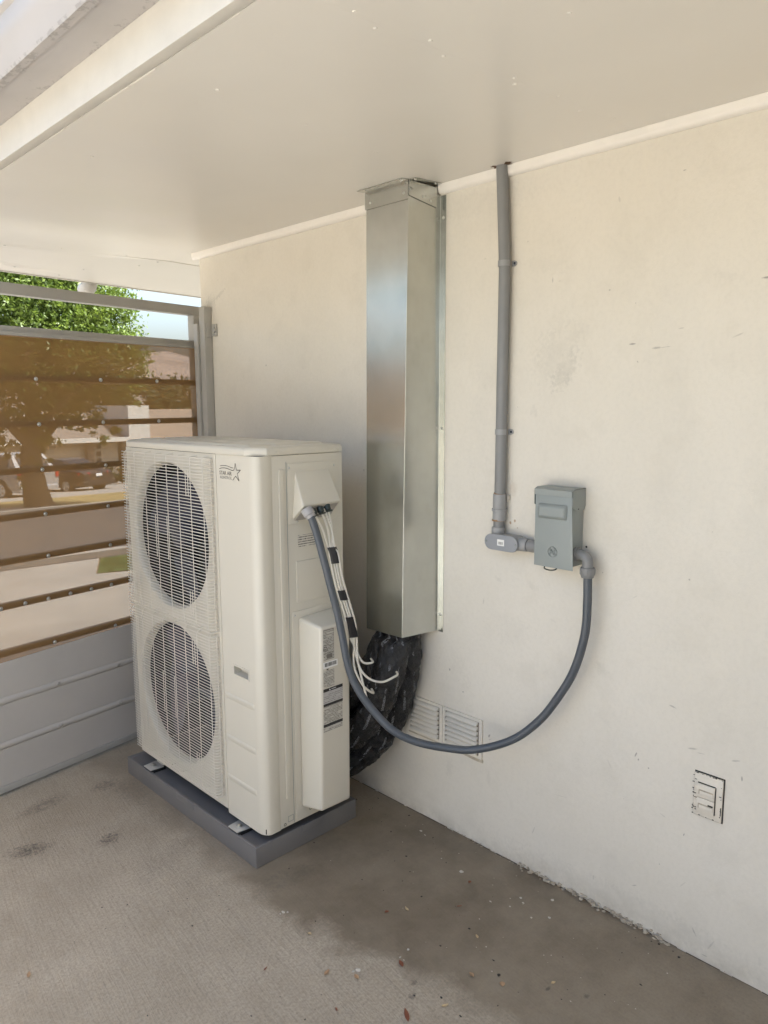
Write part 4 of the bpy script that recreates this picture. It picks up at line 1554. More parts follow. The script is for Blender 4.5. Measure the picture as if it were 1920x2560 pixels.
box = thing('disconnect_box', (-.04, 1.26, 1.12), 'grey green electrical disconnect box with embossed door on the wall', 'electrical box')
BY0, BY1, BZ0, BZ1, BX = 1.197, 1.328, 1.122, 1.360, -.074
mb = MB()
mb.box(BX + .006, -.0015, BY0 + .0025, BY1 - .0025, BZ0, BZ1 - .003)
bb = mb.build('box_body', M_BOX, box, bevel=.002)
mb = MB()     # door, flared slightly at the foot
mb.hexa([(BX - .010, BY0 - .016, BZ0 - .006), (BX + .004, BY0 - .001, BZ0 - .004), (BX + .004, BY1 - .001, BZ0 - .004), (BX - .010, BY1 - .006, BZ0 - .006),
         (BX - .001, BY0 + .0005, BZ1 - .020), (BX + .0052, BY0 + .0005, BZ1 - .020), (BX + .0052, BY1 - .0005, BZ1 - .020), (BX - .001, BY1 - .0005, BZ1 - .020)])
door = mb.build('door', M_BOX, box, bevel=.0015)
# hood
mb = MB()
hpts = [(BX - .003, BZ1 - .020), (BX - .003, BZ1 - .002), (BX + .012, BZ1 + .004), (-.0012, BZ1 + .004)]
th_ = .0015
mb.prism([(x, BY0 - .003, z) for x, z in hpts] + [(x, BY0 - .003, z) for x, z in [(-.0012, BZ1 + .0022), (BX + .012, BZ1 + .0022), (BX - .0012, BZ1 - .0032), (BX - .0012, BZ1 - .020)]], (0, BY1 - BY0 + .006, 0))
for ys_ in (BY0 - .003, BY1 + .0015):
    mb.prism([(x, ys_, z) for x, z in [(BX - .003, BZ1 - .0025), (BX + .012, BZ1 + .004), (-.0012, BZ1 + .004), (-.0012, BZ1 - .050), (-.008, BZ1 - .063), (BX + .022, BZ1 - .063), (BX - .003, BZ1 - .049)]], (0, .0015, 0))
hd_ = mb.build('hood', M_BOX, box, smooth=False)
mb = MB()
mb.cyl((-.042, BY0 - .003, 1.302), (-.042, BY0 - .0038, 1.302), .0022, .0022, 10)
mb.build('screw_hole', M_DARK, hd_)
# embossed handle field
door_x = lambda z: BX - .001 + (-.009) * (BZ1 - .020 - z) / (BZ1 - .020 - BZ0 + .006)
mb = MB()
hz0, hz1, hy0, hy1 = 1.270, 1.313, BY0 + .012, BY1 - .012
mb.hexa([(door_x(hz0) + .001, hy0, hz0 - .004), (door_x(hz0) + .001, hy1, hz0 - .004), (door_x(hz1) + .001, hy1, hz1 + .004), (door_x(hz1) + .001, hy0, hz1 + .004),
         (door_x(hz0) - .012, hy0 + .010, hz0 + .007), (door_x(hz0) - .012, hy1 - .010, hz0 + .007), (door_x(hz1) - .012, hy1 - .010, hz1 - .007), (door_x(hz1) - .012, hy0 + .010, hz1 - .007)])
mb.build('embossed_handle', M_BOX, door, bevel=.006, seg=4, ang=80)
# round emblem with script monogram
ey, ez = 1.256, 1.166
ex = door_x(ez) - .0012
mb = MB()
circ = lambda r, n=28: [(ex, ey + r * math.cos(2 * math.pi * k / n), ez + r * math.sin(2 * math.pi * k / n)) for k in range(n + 1)]
mb.tube(circ(.0160), .0010, 6)


def curl(pts, s=1.):
    mb.tube(spline([(ex, ey - s * u * .0145, ez + w_ * .0145) for u, w_ in pts], 6), .0010, 6)


curl([(-.10, .05), (-.30, .35), (-.50, .45), (-.60, .25), (-.45, .10), (-.28, .18)])
curl([(.10, .05), (.30, .35), (.50, .45), (.60, .25), (.45, .10), (.28, .18)])
curl([(-.05, -.02), (-.25, -.35), (-.48, -.50), (-.62, -.32), (-.50, -.14), (-.30, -.18)])
curl([(.05, -.02), (.25, -.35), (.48, -.50), (.62, -.32), (.50, -.14), (.30, -.18)])
curl([(-.28, .55), (-.05, .25), (.05, -.20), (.25, -.58)])
for k in range(4):
    a0 = math.pi / 4 + k * math.pi / 2
    mb.tube(spline([(ex, ey + .0130 * math.cos(a0 + d), ez + .0130 * math.sin(a0 + d)) for d in (-.35, -.1, .1, .35)], 4), .0008, 5)
mb.build('emblem', M_BOXD, door, ang=80)
mb = MB()
mb.tube(spline([(-.078, 1.284, 1.118), (-.088, 1.280, 1.112), (-.091, 1.262, 1.109), (-.088, 1.243, 1.112), (-.078, 1.239, 1.118)], 5), .0022, 8)
mb.build('latch', M_DARKMETAL, box)
mb = MB()
mb.dome((-.0005, 1.1865, 1.180), (-1, 0, 0), .0036, .001, 10, 2)
tag(mb.build('wall_plug_hole', M_DARK), 'small dark round hole in the wall beside the disconnect box', 'wall hole')

# liquid-tight elbow out of the side of the box
el = thing('conduit_elbow', (-.045, 1.165, 1.15), 'grey right angle connector on the side of the disconnect box', 'conduit fitting')
mb = MB()
mb.cyl((-.042, 1.1985, 1.162), (-.042, 1.190, 1.162), .0225, .0225, 24)
mb.build('locknut', M_PVC, el, bevel=.001)
mb = MB()
mb.tube(spline([(-.042, 1.192, 1.162), (-.043, 1.178, 1.1625), (-.045, 1.162, 1.158), (-.047, 1.1535, 1.146), (-.048, 1.152, 1.126)], 6), .0165, 22)
mb.build('elbow', M_PVC, el, ang=60)
mb = MB()
mb.tube([(-.048, 1.152, 1.1275), (-.048, 1.152, 1.124), (-.048, 1.152, 1.106), (-.048, 1.152, 1.101), (-.048, 1.152, 1.096)], [.0215, .0225, .0225, .0200, .0185], 28)
cn = mb.build('compression_nut', M_PVC, el, ang=30)
mb = MB()
for k in range(14):
    a = 2 * math.pi * k / 14
    x, y = -.048 + .0224 * math.cos(a), 1.152 + .0224 * math.sin(a)
    mb.tube([(x, y, 1.1225), (x, y, 1.1065)], .0013, 5)
mb.build('grip_ribs', M_PVC, cn)

fx = [(-.479, 1.972, 1.268), (-.4707, 1.955, 1.2405), (-.4501, 1.93, 1.1222), (-.4336, 1.91, 1.0108), (-.4183, 1.89, .9099), (-.4017, 1.86, .734), (-.3871, 1.83, .6512), (-.357, 1.78, .5727),
      (-.3253, 1.72, .5131), (-.2745, 1.66, .4738), (-.200, 1.57, .4527), (-.152, 1.497, .4575), (-.112, 1.385, .5110), (-.082, 1.294, .5970), (-.062, 1.1946, .7603), (-.055, 1.1519, .9039), (-.050, 1.1476, 1.0221), (-.048, 1.152, 1.1)]
flex = thing('flexible_conduit', (-.05, 1.15, 1.1), 'dark grey flexible conduit looping from the unit hood to the disconnect box', 'conduit')
mb = MB()
hs = spline(fx, 9)
hs = [p + Vector((mnoise.noise(p * 9), mnoise.noise(p * 9 + Vector((5, 0, 0))), mnoise.noise(p * 9 + Vector((0, 9, 0))))) * .0028 for p in hs]
mb.tube(hs, .0134, 20)
mb.build('hose', M_FLEX, flex, ang=80)
mb = MB()
d_ = (Vector(fx[1]) - Vector(fx[0])).normalized()
p0_ = Vector(fx[0]) - d_ * .006
mb.tube([p0_, p0_ + d_ * .004, p0_ + d_ * .024, p0_ + d_ * .027, p0_ + d_ * .036], [.0195, .0205, .0205, .0175, .0170], 24)
mb.build('end_connector', simple('pale_grey_connector', (.36, .345, .335), .45, 0, .05, 9), flex, ang=30)

# =================================================================== white control cables
cb = thing('cable_bundle', (-.40, 1.96, 1.25), 'white control cables bound with black tape beside the flexible conduit', 'cables')
core = [(-.3868, 1.955, 1.130), (-.3806, 1.95, 1.1023), (-.3684, 1.943, 1.019), (-.3557, 1.935, .9592), (-.340, 1.928, .9002), (-.3260, 1.926, .8500), (-.3152, 1.925, .7921)]
tops_ = [(-.437, 1.985, 1.252), (-.4085, 1.983, 1.258), (-.372, 1.99, 1.262), (-.390, 1.99, 1.262)]
ends_ = [[(-0.3001, 1.93, 0.7469), (-0.299, 1.91, 0.716), (-0.2945, 1.89, 0.7011), (-0.2685, 1.875, 0.7008)],
         [(-0.3095, 1.92, 0.7313), (-0.3297, 1.87, 0.6887), (-0.3123, 1.84, 0.6579), (-0.2766, 1.815, 0.6455), (-0.2337, 1.8, 0.6565), (-0.2062, 1.81, 0.6566)],
         [(-0.3106, 1.93, 0.7038), (-0.3253, 1.9, 0.6696), (-0.3035, 1.885, 0.6171), (-0.2663, 1.875, 0.5838)],
         [(-0.309, 1.91, 0.7134), (-0.3237, 1.87, 0.647), (-0.3044, 1.86, 0.5532)]]
sd_ = Vector((.71, -.70, .1)).normalized()
for k in range(4):
    off = sd_ * ((k - 1.5) * .0072) + Vector((0, -.002 * (k % 2), 0))
    midp = [Vector(p) + off * (1.25 if 0 < i < 6 else 1.) for i, p in enumerate(core)]
    t0_ = Vector(tops_[k])
    pts = [t0_, t0_.lerp(midp[0], .45) + Vector((.004, -.006, .0)), *midp, *[Vector(p) for p in ends_[k]], Vector(ends_[k][-1]) + Vector((.030, .040, -.004))]
    mb = MB()
    mb.tube(spline(pts, 7), .0039, 10)
    mb.build('cable', M_CABLE, cb, ang=80)
sp = spline(core, 20)
for za, zb_ in ((1.131, 1.071), (.974, .938), (.874, .7925)):
    seg_ = [p for p in sp if zb_ <= p.z <= za]
    n_ = 14
    mb = MB()
    vs_ = []
    sdn = Vector((.70, .71, 0))
    for p in seg_:
        for k in range(n_):
            a = 2 * math.pi * k / n_
            vs_.append(p + sd_ * (.0165 * math.cos(a)) + Vector((-.70, -.71, 0)) * (.0068 * math.sin(a)) + Vector((0, -.002, 0)))
    fs = [(i * n_ + k, i * n_ + (k + 1) % n_, (i + 1) * n_ + (k + 1) % n_, (i + 1) * n_ + k) for i in range(len(seg_) - 1) for k in range(n_)]
    fs += [tuple(range(n_ - 1, -1, -1)), tuple(range((len(seg_) - 1) * n_, len(seg_) * n_))]
    mb.add(vs_, fs)
    mb.build('tape', M_TAPE, cb, ang=60)
for (x, y, z) in ((-.4085, 1.985, 1.260), (-.372, 1.992, 1.264), (-.437, 1.990, 1.254)):
    mb = MB()
    mb.cyl((x, y + .004, z + .010), (x - .001, y - .004, z - .008), .0125, .0125, 14)
    mb.cyl((x, y - .003, z - .008), (x, y - .006, z - .016), .0090, .0085, 10)
    mb.box(x - .015, x + .015, y - .012, y - .008, z - .013, z - .007)
    mb.build('cable_clamp', M_DARKMETAL, cb, bevel=.0008)

# =================================================================== wall vent and old outlet cover
M_VBACK = simple('vent_groove_shade', (.22, .19, .15), .9, 0, .2, 30)  # shade of the grooves put into the dark colour of the back
vent = VT = thing('wall_vent', (0, 1.76, .34), 'painted over double louvre vent low on the wall behind the conduit loop', 'vent')
for (ya, yb) in ((1.7685, 1.949), (1.5785, 1.7665)):
    fm = MB()
    z0_, z1_ = .338, .4885
    ia, ib, iz0, iz1 = ya + .014, yb - .013, z0_ + .010, z1_ - .011
    fm.box(-.0045, -.0008, ya, yb, z0_, iz0)
    fm.box(-.0045, -.0008, ya, yb, iz1, z1_)
    fm.box(-.0045, -.0008, ya, ia, iz0, iz1)
    fm.box(-.0045, -.0008, ib, yb, iz0, iz1)
    fm.build('vent_frame', M_WALL, vent, smooth=False)
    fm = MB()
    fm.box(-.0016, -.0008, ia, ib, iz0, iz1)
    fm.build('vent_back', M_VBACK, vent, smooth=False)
    for k in range(7):
        zc_ = iz0 + (iz1 - iz0) * (k + .5) / 7
        h = (iz1 - iz0) / 7
        mb = MB()
        pr = [(-.0018, zc_ + h * .36), (-.0062, zc_ + h * .18), (-.0125, zc_ - h * .20), (-.0118, zc_ - h * .34), (-.0018, zc_ - h * .26)]
        mb.prism([(x, ia + .006, z) for x, z in pr], (0, ib - ia - .012, 0))
        mb.build('louvre', M_WALL, vent, bevel=.0012, ang=50)
mb = MB()
pr = [(1.945, .3378), (1.5745, .3378), (1.5745, .327), (1.60, .3245), (1.70, .331), (1.945, .331)]
mb.prism([(-.0008, y, z) for y, z in pr], (-.003, 0, 0))
mb.build('caulk_bead', M_PLASTER, vent, bevel=.001)

vent.scale.x = 1.45
outl = thing('outlet_cover', (0, .77, .51), 'painted shut weatherproof outlet cover with chipped dark edges', 'outlet')
OY0, OY1, OZ0, OZ1 = .7300, .8105, .4490, .5765
M_OUT = simple('outlet_paint', (.66, .61, .52), .5, 0, .03, 30, .1, 150)
mb = MB()
mb.box(-.0012, -.0004, OY0 - .0024, OY1 + .0018, OZ0 - .0030, OZ1 + .0026)
mb.build('gasket', M_DARK, outl, smooth=False)
mb = MB()
mb.box(-.0055, -.0013, OY0 + .0005, OY1 - .0005, OZ0 + .0005, OZ1 - .0005)
mb.build('plate', M_OUT, outl, bevel=.0012)
for (za, zb_) in ((.5085, .5490), (.4665, .5070)):
    mb = MB()
    mb.box(-.0105, -.0056, .7495, .7985, za, zb_)
    lidp = mb.build('flap', M_OUT, outl, bevel=.0012)
    mb = MB()
    mb.box(-.0110, -.0106, .7525, .7935, za + .010, za + .0245)
    mb.build('flap_recess', M_PLASTER, lidp, smooth=False)
    mb = MB()
    mb.box(-.0122, -.0111, .7528, .7905, za + .0095, za + .021)
    mb.build('flap_rib', M_OUT, lidp, bevel=.0006)
    mb = MB()
    mb.box(-.0075, -.0056, .7985, .806, za + .012, za + .030)
    mb.build('hinge', M_OUT, lidp, bevel=.0008)
mb = MB()
for a in ((.7485, .7988, .5073, .5083), (.7478, .7493, .466, .549), (.7500, .7985, .5492, .5506), (.7995, .8045, .4655, .4665)):
    mb.box(-.0082, -.0056, *a)
for k in range(64):
    y, z = random.choice([(random.uniform(OY0, OY1), random.choice([OZ0 + .001, OZ1 - .001])), (random.choice([OY0 + .001, OY0 + .003, OY1 - .001]), random.uniform(OZ0, OZ1)),
                          (random.uniform(.795, .808), random.choice([.512, .50, .47, .555])), (random.uniform(.75, .77), random.choice([.4665, .478, .492]))])
    mb.box(-.0062, -.0050, y, y + random.uniform(.001, .006), z, z + random.uniform(.0008, .0028))
mb.box(-.0060, -.0050, .7318, .7342, .470, .495)
mb.box(-.0115, -.0105, .752, .766, .4905, .4945)
tag(mb.build('chipped_paint', M_DARK, outl, smooth=False), kind='stuff')

outl.scale.x = 1.5
# =================================================================== dry leaves and litter on the floor
def leaf(name, x, y, L, W, ang, mat, label, curl_=.25, tilt=0.):
    mb = MB()
    NL = 9
    ca, sa = math.cos(ang), math.sin(ang)
    vs_ = []
    for i in range(NL):
        u = i / (NL - 1)
        w_ = W * (math.sin(math.pi * min(1, u * 1.02)) ** .8) * (1.15 - .5 * u) + .0004
        zc_ = .0018 + curl_ * L * (u - .5) ** 2 * 1.2
        for s_ in (-1, 0, 1):
            lx, ly = (u - .5) * L, s_ * w_
            z = zc_ + (abs(s_) * w_ * .55)
            vs_.append((x + lx * ca - ly * sa, y + lx * sa + ly * ca, z))
    n0 = len(vs_)
    vs_ += [(a, b, c + .0006) for a, b, c in vs_]
    fs = []
    for L_ in (0, n0):
        for i in range(NL - 1):
            for k in range(2):
                q = (L_ + i * 3 + k, L_ + i * 3 + k + 1, L_ + (i + 1) * 3 + k + 1, L_ + (i + 1) * 3 + k)
                fs.append(q if L_ else q[::-1])
    mb.add(vs_, fs)
    o = mb.build(name, mat, ang=80)
    tag(o, label, 'leaf', 'dry leaves scattered on the patio floor')
    return o


leaf('dry_leaf', -.814, 1.501, .026, .0055, R(20), M_DL2, 'slender tan leaf nearest the edge of the damp patch')
leaf('dry_leaf', -.765, 1.429, .022, .0060, R(75), M_DL2, 'tan leaf touching a white flake on the floor')
leaf('dry_leaf', -.638, 1.374, .028, .0065, R(65), M_DL1, 'short broad red brown leaf in the middle of the damp floor')
leaf('dry_leaf', -.760, 1.235, .046, .0065, R(55), M_DL1, 'longest red brown leaf at the bottom edge of the floor', .1)
leaf('dry_leaf', -.664, 1.182, .022, .0045, R(-20), M_DL3, 'curled pale leaf beside the longest red brown leaf', .6)
leaf('dry_leaf', -.525, 1.202, .020, .0062, R(75), M_DL2, 'tan leaf with an upright stem left of the black scrap')
leaf('dry_leaf', -.491, 1.119, .018, .0078, R(40), M_DL2, 'rounded pinkish tan leaf below the black scrap', .1)
leaf('dry_leaf', -.392, 1.288, .017, .0040, R(60), M_DL3, 'small pale leaf between the damp floor and the wall')
leaf('dry_leaf', -.455, 1.526, .022, .0045, R(70), M_DL3, 'pale curled leaf next to a reddish scrap', .6)
leaf('dry_leaf', -.509, 1.563, .015, .0050, R(-20), M_DL1, 'reddish leaf scrap left of a pale curled leaf')
leaf('dry_leaf', -.749, 1.660, .014, .0050, R(-75), M_DL3, 'tiny yellowish leaf on the border of the damp patch')
leaf('dry_leaf', -.201, 1.470, .014, .0055, R(10), M_DL1, 'reddish leaf scrap close to the crumbling plaster')
leaf('dry_leaf', -.322, 1.416, .018, .0020, R(-30), M_DL1, 'thin dark red twig like leaf near the wall')
leaf('dry_leaf', -.881, 1.382, .014, .0025, R(65), M_DL1, 'narrow dark brown leaf on the pale brushed concrete')
leaf('dry_leaf', -.471, 1.145, .012, .0050, R(10), M_DL4, 'black leaf scrap above the rounded tan leaf')
leaf('dry_leaf', -.931, 1.638, .018, .0020, R(20), M_DL1, 'faint thin brown leaf left of the damp patch')
leaf('dry_leaf', -1.428, 2.100, .026, .0050, R(65), M_DL2, 'lone brown leaf on the brushed concrete far from the wall')
leaf('dry_leaf', -.385, 1.02, .016, .0042, R(-15), M_DL3, 'pale leaf lying right of the rounded tan leaf')
mb = MB()
for i in range(150):
    x = -random.random() ** 1.2 * 1.25 - .02
    y = random.uniform(.7, 2.3)
    lump(mb, (x, y, .0006), random.choice([.0012, .0016, .0022, .003]), .5) if i % 3 else None
tag(mb.build('dark_litter', M_DL4, ang=80), 'dark crumbs and specks scattered over the patio floor', kind='stuff')
mb = MB()
for (x, y, r) in [(-.745, 1.80, .0045), (-.735, 1.79, .004), (-.757, 1.80, .003), (-.175, 1.53, .006), (-.62, 1.395, .003), (-.58, 1.40, .003), (-.16, 1.28, .003), (-.20, 1.22, .003),
                  (-.16, 1.18, .003), (-.145, 1.30, .003), (-.205, 1.30, .003), (-.756, 1.452, .005), (-.742, 1.446, .006), (-.62, 1.38, .0025), (-.08, 1.22, .004), (-.23, 1.36, .003), (-.09, 1.8, .004), (-.10, 1.77, .003)]:
    lump(mb, (x, y, .0012), r, .5)
for i in range(45):
    lump(mb, (-random.random() * .5 - .02, random.uniform(.8, 2.0), .0006), random.uniform(.0008, .0016), .5)
tag(mb.build('paint_flakes', M_CHIP, ang=80), 'small white paint flakes on the damp floor', kind='stuff')
# =================================================================== across the street
def leaf_cloud(name, centers, n, size, mat, parent, dens_edge=.55, seed=3):
    """crown made of many small folded leaf faces in clumps; centers: (x,y,z,rx,ry,rz)"""
    g = np.random.default_rng(seed)
    tot = sum(c[3] * c[4] * c[5] for c in centers)
    V, Fc = [], []
    base = 0
    for c in centers:
        k = int(n * (c[3] * c[4] * c[5]) / tot)
        nc = max(8, k // 26)
        d = g.normal(size=(nc, 3))
        d /= np.linalg.norm(d, axis=1)[:, None]
        rr = g.uniform(.35, 1.0, nc) ** .5
        cc = np.array(c[:3]) + d * rr[:, None] * np.array(c[3:6])
        idx = g.integers(0, nc, k)
        p = cc[idx] + g.normal(size=(k, 3)) * np.array([.24, .24, .17]) * (min(c[3:6]) * .42)
        a = g.normal(size=(k, 3))
        a /= np.linalg.norm(a, axis=1)[:, None]
        b = g.normal(size=(k, 3))
        b -= (b * a).sum(1)[:, None] * a
        b /= np.linalg.norm(b, axis=1)[:, None]
        s_ = size * g.uniform(.6, 1.35, k)[:, None]
        q = np.stack([p - a * s_, p + b * s_ * .45, p + a * s_, p - b * s_ * .45], 1).reshape(-1, 3)
        V.append(q)
        Fc.append(np.arange(k * 4).reshape(-1, 4) + base)
        base += k * 4
    V = np.concatenate(V)
    Fc = np.concatenate(Fc)
    me = bpy.data.meshes.new(name)
    me.vertices.add(len(V))
    me.vertices.foreach_set('co', V.ravel())
    me.loops.add(Fc.size)
    me.loops.foreach_set('vertex_index', Fc.ravel().astype(np.int32))
    me.polygons.add(len(Fc))
    me.polygons.foreach_set('loop_start', np.arange(0, Fc.size, 4, dtype=np.int32))
    me.polygons.foreach_set('loop_total', np.full(len(Fc), 4, dtype=np.int32))
    me.update()
    me.validate()
    me.materials.append(mat)
    o = bpy.data.objects.new(name, me)
    col.objects.link(o)
    if parent is not None:
        par(o, parent)
    return o


tx, ty = 6.0, 23.0
tz = gz(ty)
tree = thing('tree', (tx, ty, tz), 'big leafy green street tree standing in front of the parked cars', 'tree')
mb = MB()
tp = spline([(tx + .1, ty, tz - .1), (tx, ty, tz + .6), (tx - .05, ty, tz + 1.5), (tx + .1, ty, tz + 2.6), (tx, ty, tz + 4.6)], 4)
mb.tube(tp, [.42 - .28 * i / (len(tp) - 1) + (.12 if i == 0 else 0) for i in range(len(tp))], 14, wob=.06)
for a, z, L in ((.3, 1.6, 2.6), (2.2, 1.8, 2.4), (3.6, 1.7, 2.6), (5.2, 2.0, 2.4), (1.2, 2.6, 2.4), (4.4, 2.8, 2.2)):
    p0 = Vector((tx, ty, tz + z))
    p1 = p0 + Vector((math.cos(a) * L * .5, math.sin(a) * L * .5, L * .45))
    p2 = p0 + Vector((math.cos(a) * L, math.sin(a) * L, L * .7))
    mb.tube(spline([p0, p1, p2], 3), [.13, .12, .105, .09, .075, .06, .05], 8)
mb.build('trunk', M_BARK, tree, ang=80)
vr = Vector((.93, -.37, 0))


def TC(u, w, z, r, rz=None, d=0.):
    p = Vector((tx, ty, 0)) + vr * u + Vector((.37, .93, 0)) * (w + d)
    return (p.x, p.y, z, r, r, rz or r)


crown = [TC(0, 0, 4.0, 2.7, 2.6), TC(1.7, .1, 3.4, 1.75, 1.7), TC(1.2, 0, 4.9, 1.9, 1.6), TC(-1.8, 0, 3.8, 2.2, 2.1), TC(-3.4, .2, 3.2, 2.0, 1.8), TC(2.4, -.1, 2.55, 1.05, 1.1),
         TC(.2, -.4, 6.1, 2.1, 1.6), TC(-2.4, .2, 5.6, 2.0, 1.7), TC(1.3, .3, 1.55, 1.0, .7), TC(-.2, .3, 1.7, 1.5, .9), TC(-1.9, .2, 1.4, 1.4, .8), TC(1.9, -.5, 1.0, .55, .5), TC(.55, -.4, .95, .6, .6),
         TC(0, 0, .55, .55, 1.1), TC(-.05, 0, -.35, .42, .8), TC(-1.0, .3, .35, .9, .6), TC(-2.6, .2, .5, 1.1, .8), TC(-3.6, .2, 1.6, 1.3, 1.1), TC(2.75, 0, 3.5, .65, .6), TC(2.5, 0, 4.5, .55, .5)]
leaf_cloud('crown', crown, 115000, .066, M_LEAF, tree, seed=5)

# hill and far trees
hv, hf = [], []
HN, HM = 60, 14
from mathutils import noise as mnoise
for j in range(HM):
    for i in range(HN):
        x = -500 + i * 1300 / (HN - 1)
        y = 230 + j * 30
        prof_ = math.exp(-((x - 128 - (y - 260) * .55) / 95) ** 2) * 27 + math.exp(-((x + 220) / 200) ** 2) * 40 + 4.
        ridge = math.sin(min(1., (j + .0) / 5.) * math.pi / 2)
        nz_ = mnoise.noise(Vector((x * .02, y * .02, 0))) * 4 + mnoise.noise(Vector((x * .07, y * .07, 3))) * 1.6
        hv.append((x, y, -3.2 + ridge * (prof_ + nz_)))
mb = MB()
mb.add(hv, [(j * HN + i, j * HN + i + 1, (j + 1) * HN + i + 1, (j + 1) * HN + i) for j in range(HM - 1) for i in range(HN - 1)])
tag(mb.build('hill', M_HILL, ang=180), kind='structure')

for k, (x, y, r, lab) in enumerate(((27.3, 57.6, 3.4, 'dull green tree just right of the white block behind the houses'), (30.6, 56.8, 3.6, 'dull green tree in the middle of the row behind the brown house'),
                                    (33.9, 55.5, 3.4, 'dull green tree farthest right behind the brown house'), (23.5, 60., 3.2, 'dull green tree behind the white block'), (11., 62., 3.2, 'dull green tree hidden behind the big street tree'))):
    z = gz(y)
    tr_ = thing('far_tree', (x, y, z), lab, 'tree', 'trees behind the houses across the street')
    mb = MB()
    mb.tube([(x, y, z), (x, y, z + 1.5), (x + .2, y, z + 4)], [.28, .22, .1], 8)
    mb.build('trunk', M_BARK, tr_)
    leaf_cloud('crown', [(x, y, z + 4.0, r, r, 2.6), (x - r * .6, y, z + 3.0, r * .6, r * .6, 1.8), (x + r * .65, y, z + 3.2, r * .6, r * .6, 1.8), (x, y, z + 5.8, r * .5, r * .5, 1.0)], 5200, .24, M_LEAFD, tr_, seed=20 + k)

# house across the street
HZ = gz(42.)
fh = thing('house', (14, 41, HZ), 'low tan house with a wide garage door behind the parked cars', 'house')
mb = MB()
mb.box(3., 17.0, 41., 50., HZ - .1, HZ + 2.45)
mb.build('wall', M_STUCCO, fh, smooth=False)
mb = MB()
mb.hexa([(2.3, 40.2, HZ + 2.42), (17.36, 40.2, HZ + 2.42), (17.36, 50.8, HZ + 2.42), (2.3, 50.8, HZ + 2.42), (3.2, 45.2, HZ + 4.0), (16.9, 45.2, HZ + 4.0), (16.9, 45.8, HZ + 4.0), (3.2, 45.8, HZ + 4.0)])
mb.build('roof', M_ROOF, fh, smooth=False)
mb = MB()
mb.box(2.3, 17.36, 40.15, 40.2, HZ + 2.36, HZ + 2.60)
mb.build('fascia_board', M_STUCCO2, fh, smooth=False)
mb = MB()
mb.box(10.6, 14.9, 40.97, 41.0, HZ, HZ + 2.15)
gd = mb.build('garage_door', M_STUCCO, fh, smooth=False)
for k in range(4):
    mb = MB()
    mb.box(10.65, 14.85, 40.945, 40.97, HZ + .03 + k * .53, HZ + .53 + k * .53)
    mb.build('panel', M_STUCCO, gd, bevel=.02)
mb = MB()
mb.box(15.1, 15.5, 40.7, 40.995, HZ, HZ + 2.42)
mb.build('column', M_STUCCO3, fh, smooth=False)
for k in range(4):
    mb = MB()
    mb.box(15.75, 15.98, 40.96, 40.995, HZ + .75 + k * .40, HZ + 1.0 + k * .40)
    mb.build('number_plaque', M_GLASS, fh, smooth=False)
mb = MB()
mb.box(6., 8., 40.96, 40.995, HZ + .9, HZ + 2.0)
wn_ = mb.build('window', M_STUCCO2, fh, smooth=False)
mb = MB()
mb.box(6.08, 7.92, 40.94, 40.958, HZ + .98, HZ + 1.92)
mb.build('pane', M_GLASS, wn_, smooth=False)

f2 = thing('house', (24, 40, HZ), 'brown walled house with a tall white block at its left end', 'house')
mb = MB()
mb.box(17.42, 18.7, 40.4, 46., HZ - .1, HZ + 4.35)
wb = mb.build('white_block', M_STUCCO2, f2, smooth=False)
mb = MB()
mb.box(18.7, 34., 40.9, 48., HZ - .1, HZ + 2.2)
mb.build('wall', M_STUCCO3, f2, smooth=False)
mb = MB()
mb.hexa([(18.72, 40.45, HZ + 2.25), (34.6, 40.1, HZ + 2.25), (34.6, 48.6, HZ + 2.25), (18.72, 48.6, HZ + 2.25), (18.72, 44.2, HZ + 4.1), (33.8, 44.2, HZ + 4.1), (33.8, 44.8, HZ + 4.1), (18.72, 44.8, HZ + 4.1)])
mb.build('roof', M_STUCCO3, f2, smooth=False)
mb = MB()
mb.box(18.72, 34.6, 40.05, 40.1, HZ + 2.12, HZ + 2.36)
mb.build('fascia_board', M_ROOF, f2, smooth=False)


# ------------------------------------------------------------------ cars
def loft(mb, sections):
    n_ = len(sections[0])
    o = len(mb.v)
    mb.v += [tuple(p) for s_ in sections for p in s_]
    for i in range(len(sections) - 1):
        for k in range(n_):
            mb.f.append((o + i * n_ + k, o + i * n_ + (k + 1) % n_, o + (i + 1) * n_ + (k + 1) % n_, o + (i + 1) * n_ + k))
    mb.f.append(tuple(o + k for k in range(n_ - 1, -1, -1)))
    mb.f.append(tuple(o + (len(sections) - 1) * n_ + k for k in range(n_)))


